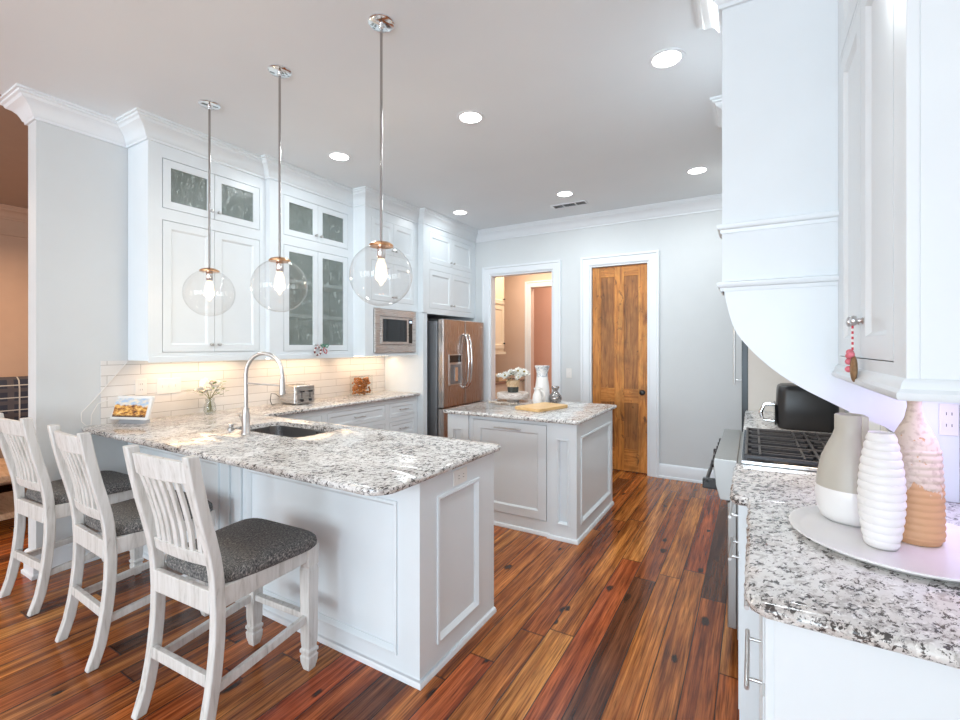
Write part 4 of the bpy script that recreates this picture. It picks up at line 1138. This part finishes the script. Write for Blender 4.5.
# toaster
tx0, ty0 = -3.70, 2.86
r = thing('toaster', 'stainless steel toaster with a black front panel trim on the tiled-wall counter', 'toaster', (tx0, ty0, .9145), math.radians(0))
def tz(z): return .9145+z
MB().loft([[(x, y, tz(.012)) for x, y in rrect(tx0-.13, tx0+.10, ty0-.10, ty0+.10, .02)], [(x, y, tz(.16)) for x, y in rrect(tx0-.13, tx0+.10, ty0-.10, ty0+.10, .02)], [(x, y, tz(.178)) for x, y in rrect(tx0-.115, tx0+.09, ty0-.085, ty0+.085, .02)]]).build('body', 'steel', r, smooth=40)
MB().box(tx0+.10, tx0+.112, ty0-.095, ty0+.095, tz(.01), tz(.172)).build('black_band', 'black', r, bevel=.003)
fp = MB().box(tx0+.112, tx0+.125, ty0-.10, ty0+.10, tz(.008), tz(.175)).build('front_panel', 'steel', r, bevel=.004)
for dy_ in (-.045, .045):
    MB().box(tx0+.1255, tx0+.145, ty0+dy_-.018, ty0+dy_+.018, tz(.115), tz(.13)).build('lever', 'black', fp, bevel=.003)
    MB().lathe([(.013, 0), (.012, .015), (.003, .016)], (tx0+.1255, ty0+dy_, tz(.042)), 16, 'x').build('dial', 'black', fp, smooth=40)
    MB().box(tx0+.1255, tx0+.128, ty0+dy_-.003, ty0+dy_+.003, tz(.062), tz(.11)).build('lever_slot', 'black', fp)
mb = MB()
for dy_ in (-.06, -.02, .02, .06): mb.box(tx0-.09, tx0+.07, ty0+dy_-.009, ty0+dy_+.009, tz(.1775), tz(.1785))
mb.build('slot', 'black', r)
mb = MB().tube([(tx0-.135, ty0-.06, tz(.04)), (tx0-.10, ty0-.16, tz(.10)), (tx0-.06, ty0-.23, tz(.11)), (tx0-.03, ty0-.26, tz(.05)), (tx0-.06, ty0-.22, tz(.006)), (tx0-.13, ty0-.13, tz(.004))], .003, 8)
mb.build('cord', 'black', r, smooth=60)

# glass canister pair
M['biscuit'] = simple('orange_snacks', (.75, .27, .06), .6, 0, .6, 55)
gx, gy = -3.73, 3.72
r = thing('glass_canister', 'square clear glass canister of orange snacks near the refrigerator end', 'canister', (gx, gy, .9145))
MB().loft([[(x, y, tz(z)) for x, y in rrect(gx-.065, gx+.065, gy-.12, gy+.12, .02)] for z in (0, .205)]).build('glass_body', 'clear', r, smooth=40)
rnd = random.Random(8); mb = MB()
for k in range(230):
    x = gx+rnd.uniform(-.05, .05); y = gy+rnd.uniform(-.10, .10); z = .9145+rnd.uniform(.012, .185)
    mb.sphere((x, y, z), rnd.uniform(.008, .013), 7, 5, sx=1.2)
mb.build('snacks', 'biscuit', r)['kind'] = 'stuff'
MB().loft([[(x, y, tz(z)) for x, y in rrect(gx-.068, gx+.068, gy-.123, gy+.123, .02)] for z in (.206, .216)]).build('lid', 'clear', r, smooth=40)

# ------------------------------------------------------------------ island items
tzI = .9145
bo = thing('cutting_board', 'light maple cutting board lying on the island in front of the white pitcher', 'cutting board', (-1.575, 3.715, tzI), math.radians(75))
mb = MB(); pl = rrect(-.215, .215, -.135, .135, .03)
mb.loft([[(x, y, 0.) for x, y in pl], [(x, y, .026) for x, y in pl]]); mb.build('board', 'board', bo, local=True, bevel=.004)
# white pitcher / figurine vase
c = (-1.735, 4.105)
r = thing('pitcher', 'tall white ceramic pitcher with grey mottled neck on the island', 'pitcher', (*c, tzI))
MB().lathe([(.004, 0), (.072, 0), (.078, .01), (.074, .07), (.066, .16), (.055, .24), (.054, .248)], (*c, tzI), 32).build('body', 'white_ceramic', r, smooth=50)
t = NT('mottled_blue_grey_glaze'); nn = t.noise(t.obj(), 26, 3, .6, .8)[0]; t.set(t.ramp(nn, [(.38, (.30, .34, .40)), (.52, (.72, .73, .74)), (.7, (.85, .84, .82))]), .3); M['mottle'] = t.m
MB().lathe([(.0542, .247), (.052, .275), (.058, .31), (.074, .352), (.070, .354), (.054, .31), (.047, .275), (.004, .26)], (*c, tzI), 32).build('neck', 'mottle', r, smooth=50)
c = (-1.725, 3.972)
r = thing('white_jug', 'small white jug with a wide lip in front of the tall pitcher', 'jug', (*c, tzI))
MB().lathe([(.004, 0), (.040, 0), (.046, .02), (.046, .07), (.034, .11), (.028, .13), (.040, .150), (.037, .151), (.025, .13), (.004, .12)], (*c, tzI), 28).build('body', 'white_ceramic', r, smooth=50)
MB().tube([(c[0]+.030, c[1], tzI+.13), (c[0]+.066, c[1], tzI+.12), (c[0]+.072, c[1], tzI+.08), (c[0]+.044, c[1], tzI+.05)], .006, 8).build('handle', 'white_ceramic', r, smooth=60)
c = (-1.60, 4.10)
M['silver'] = simple('mercury_glass', (.42, .40, .40), .16, .85, .35, 22)
mb = MB().lathe([(.004, 0), (.030, 0), (.052, .016), (.061, .045), (.056, .075), (.034, .10), (.022, .115), (.022, .125), (.036, .145), (.038, .158), (.030, .165), (.004, .166)], (*c, tzI), 32)
tag(mb.build('silver_vase', 'silver', None, smooth=60), 'round dark silver vase with a pinched neck behind the cutting board', 'vase')
# wood-slice riser with flowers
c = (-2.03, 4.07)
r = thing('riser', 'chunky whitewashed wood riser under the daisy pot on the island', 'riser', (*c, tzI))
M['whitewash'] = wood('whitewashed_wood', (.36, .27, .22), (.66, .58, .53), (.82, .78, .74), (18, 18, 60), .7, False)
MB().lathe([(.004, 0), (.06, 0), (.065, .02), (.05, .028), (.05, .030), (.150, .032), (.160, .045), (.160, .078), (.150, .088), (.004, .088)], (*c, tzI), 36).build('top', 'whitewash', r, smooth=40)
fz = tzI+.0885
r = thing('daisy_pot', 'wicker-wrapped pot of white daisies standing on the riser', 'potted flowers', (*c, fz))
MB().lathe([(.004, 0), (.052, 0), (.056, .05), (.056, .056)], (*c, fz), 28).build('glass_base', simple('dark_jar', (.07, .08, .07), .15, 0, .5, 70), r, smooth=50)
MB().lathe([(.0565, .054), (.062, .056), (.068, .115), (.064, .118), (.004, .11)], (*c, fz), 28).build('wicker_band', 'rattan', r, smooth=50)
M['yellow'] = simple('daisy_centre', (.28, .20, .04), .7)
rnd = random.Random(21)
for k in range(20):
    a = k*2.4; q = .02+.028*k**.5
    flower((c[0]+q*math.cos(a)*1.1, c[1]+q*math.sin(a)*.95, fz+.15+.05*(1-q/.16)+rnd.uniform(-.02, .045)), .046, rnd, 'petal_white', r, 8, 'yellow')
mb = MB()
for k in range(60):
    a = rnd.uniform(0, 6.28); q = rnd.uniform(.02, .13); cc = Vector((c[0]+q*math.cos(a), c[1]+q*math.sin(a), fz+.10+rnd.uniform(0, .09)))
    d_ = Vector((math.cos(a), math.sin(a), rnd.uniform(-.4, .5)))*.04; s_ = Vector((-math.sin(a), math.cos(a), 0))*.009
    mb.add([cc, cc+d_*.5+s_, cc+d_, cc+d_*.5-s_], [(0, 1, 2, 3)])
mb.build('leaves', 'leaf_dark', r)
# driftwood garland / bead strand
mb = MB(); rnd = random.Random(4)
for k in range(16):
    mb.sphere((-2.13+.018*k, 3.78+.02*math.sin(k*.9), tzI+.0135), .0135, 12, 8)
tag(mb.build('bead_garland', 'drift', None, smooth=60), 'strand of greyish wooden beads lying on the island left of the cutting board', 'beads')

# ------------------------------------------------------------------ ornaments
M['red'] = simple('red_ribbon', (.62, .05, .08), .5, 0, .2, 50)
M['pink'] = simple('pink_ornament', (.85, .22, .28), .45, 0, .25, 60)
M['green'] = simple('green_ribbon', (.02, .28, .15), .5, 0, .2, 50)
def ring_obj(c, ax1, ax2, R1, r1, name, m1, m2, parent):
    for ph, m_ in ((0, m1), (1, m2)):
        mb = MB()
        for k in range(ph, 12, 2):
            pts = [Vector(c)+Vector(ax1)*R1*math.cos(2*PI*(k+t)/12)+Vector(ax2)*R1*math.sin(2*PI*(k+t)/12) for t in (0, .5, 1)]
            mb.tube(pts, r1, 8)
        mb.build(name, m_, parent, smooth=60)
# wreath on the glass cabinet knobs
oc = (-3.49, 2.925, 1.41)
r = thing('candy_wreath_ornament', 'red and white striped ring ornament with green bow hanging below the glass doors', 'ornament', (-3.49, 2.95, 1.45))
M['maroon'] = simple('dark_red_candy', (.16, .012, .015), .4)
ring_obj(oc, (0, 1, 0), (0, 0, 1), .036, .009, 'candy_ring', 'maroon', 'white_ceramic', r)
mb = MB().tube([(-3.49, 2.925, 1.453), (-3.49, 2.927, 1.468)], .002, 6); mb.build('cord', 'red', r)
mb = MB()
for s in (-1, 1):
    mb.tube([(-3.485, 3.0+.0*s, 1.455), (-3.48, 3.0+.025*s, 1.475), (-3.48, 3.0+.045*s, 1.465), (-3.48, 3.0+.028*s, 1.445), (-3.485, 3.0, 1.452)], .005, 6)
mb.build('bow', 'green', r, smooth=60)
mb = MB().tube([(-3.485, 3.0, 1.45), (-3.485, 2.985, 1.42), (-3.485, 3.0, 1.395), (-3.485, 3.02, 1.385), (-3.485, 3.03, 1.41), (-3.485, 3.01, 1.43)], .0045, 6); mb.build('ribbon', 'red', r, smooth=60)
# ornament on right cabinet knob
ox, oy = XC-.024, 1.745
r = thing('cookie_ornament', 'pink and tan ornament on a striped cord hanging from the right cabinet knob', 'ornament', (ox, oy, 1.52))
for ph, m_ in ((0, 'red'), (1, 'white_ceramic')):
    mb = MB()
    for k in range(ph, 10, 2): mb.tube([(ox, oy, 1.515-.008*k), (ox, oy, 1.515-.008*(k+1))], .003, 6)
    mb.build('cord', m_, r)
M['tan'] = simple('gingerbread', (.33, .19, .09), .6, 0, .35, 60)
mb = MB(); mb.sphere((ox+.003, oy, 1.388), .030, 16, 10, sx=.30, sy=.75, sz=1.35); mb.build('cookie', 'tan', r, smooth=60)
mb = MB()
for dy_, dz_ in ((.012, 1.425), (-.014, 1.43), (.018, 1.408), (0, 1.436), (.02, 1.385)): mb.sphere((ox-.006, oy+dy_, dz_), .010, 8, 6)
mb.build('bow', 'pink', r, smooth=60)

# ------------------------------------------------------------------ pantry fittings
frp = FX(-3.45)
r = thing('pantry_cabinet', 'cream wall cabinet seen through the open doorway', 'cabinet', (-3.6, 6.2, 1.4))
MB().box(-3.87, -3.472, 5.60, 6.62, 1.37, 2.75).build('body', 'cream', r)
for a, b, c_, d_ in ((5.62, 6.10, 1.42, 2.10), (6.11, 6.60, 1.42, 2.10), (5.62, 6.10, 2.13, 2.70), (6.11, 6.60, 2.13, 2.70)):
    dd = door(frp, a, b, c_, d_, r, st=.06, m='cream'); knob(frp, b-.03, c_+.08, dd, 'bronze')
MB().box(-3.87, -3.44, 5.60, 6.64, 1.33, 1.369).build('light_rail', 'cream', r)
r = thing('pantry_base_cabinet', 'tan base cabinet with a brown worktop beyond the doorway', 'cabinet', (-3.6, 6.2, 0))
MB().box(-3.87, -3.30, 5.56, 6.98, 0, .88).build('body', 'cream', r)
MB().box(-3.87, -3.27, 5.56, 6.98, .8805, .915).build('worktop', simple('brown_counter', (.30, .17, .11), .3, 0, .3, 40), r)
mb = MB(); bx_, by_ = -3.42, 6.3
mb.box(bx_-.10, bx_+.10, by_-.12, by_+.12, .9155, 1.02)
tag(mb.build('wicker_basket', 'rattan', None, bevel=.01), 'small tan basket on the pantry worktop behind the daisies', 'basket')
r = thing('hanging_wreath', 'pale thin twig wreath hanging in the far doorway', 'wreath', (-3.09, 7.2, 1.67))
pts = [(-3.06+.10*math.cos(a*2*PI/28), 8.085, 1.66+.25*math.sin(a*2*PI/28)) for a in range(28)]
MB().tube(pts, .014, 8, loop=True).build('ring', 'whitewash', r, smooth=60)
mb = MB(); rnd = random.Random(9)
for p in pts:
    for k in range(4):
        q = Vector(p); d_ = Vector((rnd.uniform(-1, 1), rnd.uniform(-.6, 0), rnd.uniform(-1, 1)))*.04; s_ = d_.cross(Vector((0, 1, 0))).normalized()*.006
        mb.add([q, q+d_*.5+s_, q+d_, q+d_*.5-s_], [(0, 1, 2, 3)])
mb.build('leaves', 'rattan', r)

# ------------------------------------------------------------------ living room corner
def plaid():
    t = NT('navy_plaid_fabric')
    x, y, z = t.sep(t.obj())
    def line(v, per, wd, off_=0.):
        f = t.math('FRACT', t.math('ADD', t.math('DIVIDE', v, per), off_)); return t.math('LESS_THAN', f, wd)
    a = t.math('MAXIMUM', line(y, .17, .07), line(z, .13, .08)); b = t.math('MAXIMUM', line(y, .17, .30, .5), line(z, .13, .3, .5))
    c = t.mix(t.math('MULTIPLY', b, .5), (.03, .035, .055), (.12, .10, .10)); c = t.mix(t.math('MULTIPLY', a, .85), c, (.55, .52, .48))
    t.set(c, .9); return t.m
M['plaid'] = plaid()
lx, ly = -6.55, 1.66
r = thing('armchair', 'tan wooden-armed armchair in the room beyond the grey wall end', 'armchair', (lx, ly, 0))
M['tan_leather'] = simple('tan_upholstery', (.40, .26, .17), .6, 0, .15)
MB().box(lx-.45, lx+.40, ly-.35, ly+.50, .12, .56).build('seat', 'tan_leather', r, bevel=.04, seg=3)
MB().box(lx-.62, lx-.42, ly-.40, ly+.52, .12, 1.0).build('backrest', 'tan_leather', r, bevel=.05, seg=3)
for y in (ly-.46, ly+.52): MB().box(lx-.60, lx+.42, y-.06, y+.06, .0, .70).build('arm', 'raw_wood', r, bevel=.02)
for y in (ly-.46, ly+.52): MB().box(lx-.60, lx+.46, y-.09, y+.09, .701, .77).build('arm_cap', 'raw_wood', r, bevel=.012)
mb = MB(); rings = []
for k, xx in ((.55, -.11), (.86, -.09), (1., -.03), (1., .03), (.86, .09), (.55, .11)):
    rings.append([(lx-.22+xx, ly+.02+(y-ly-.02)*k, .86+(z-.86)*k) for y, z in rrect(ly-.33, ly+.37, .59, 1.13, .10)])
mb.loft(rings); mb.build('plaid_cushion', 'plaid', None, smooth=60)
tag(bpy.data.objects['plaid_cushion'], 'dark plaid cushion with white checks leaning in the tan armchair', 'cushion')
cx_, cy_ = -5.35, 1.30
r = thing('coffee_table', 'low wooden coffee table with a thick shelf beyond the leftmost chair', 'table', (cx_, cy_, 0))
MB().box(cx_-.45, cx_+.38, cy_-.45, cy_+.33, .40, .45).build('tabletop', 'raw_wood', r, bevel=.006)
MB().box(cx_-.40, cx_+.34, cy_-.40, cy_+.29, .10, .15).build('shelf', 'raw_wood', r, bevel=.006)
for a in (cx_-.40, cx_+.33):
    for b in (cy_-.40, cy_+.28): MB().box(a-.035, a+.035, b-.035, b+.035, 0, .399).build('leg', 'raw_wood', r, bevel=.004)
tag(MB().box(XL+.001, XL+.03, 1.30, 1.60, 1.25, 2.0).build('wood_panel', 'raw_wood', None), 'brown wooden picture panel on the tan wall at far left', 'wood panel')
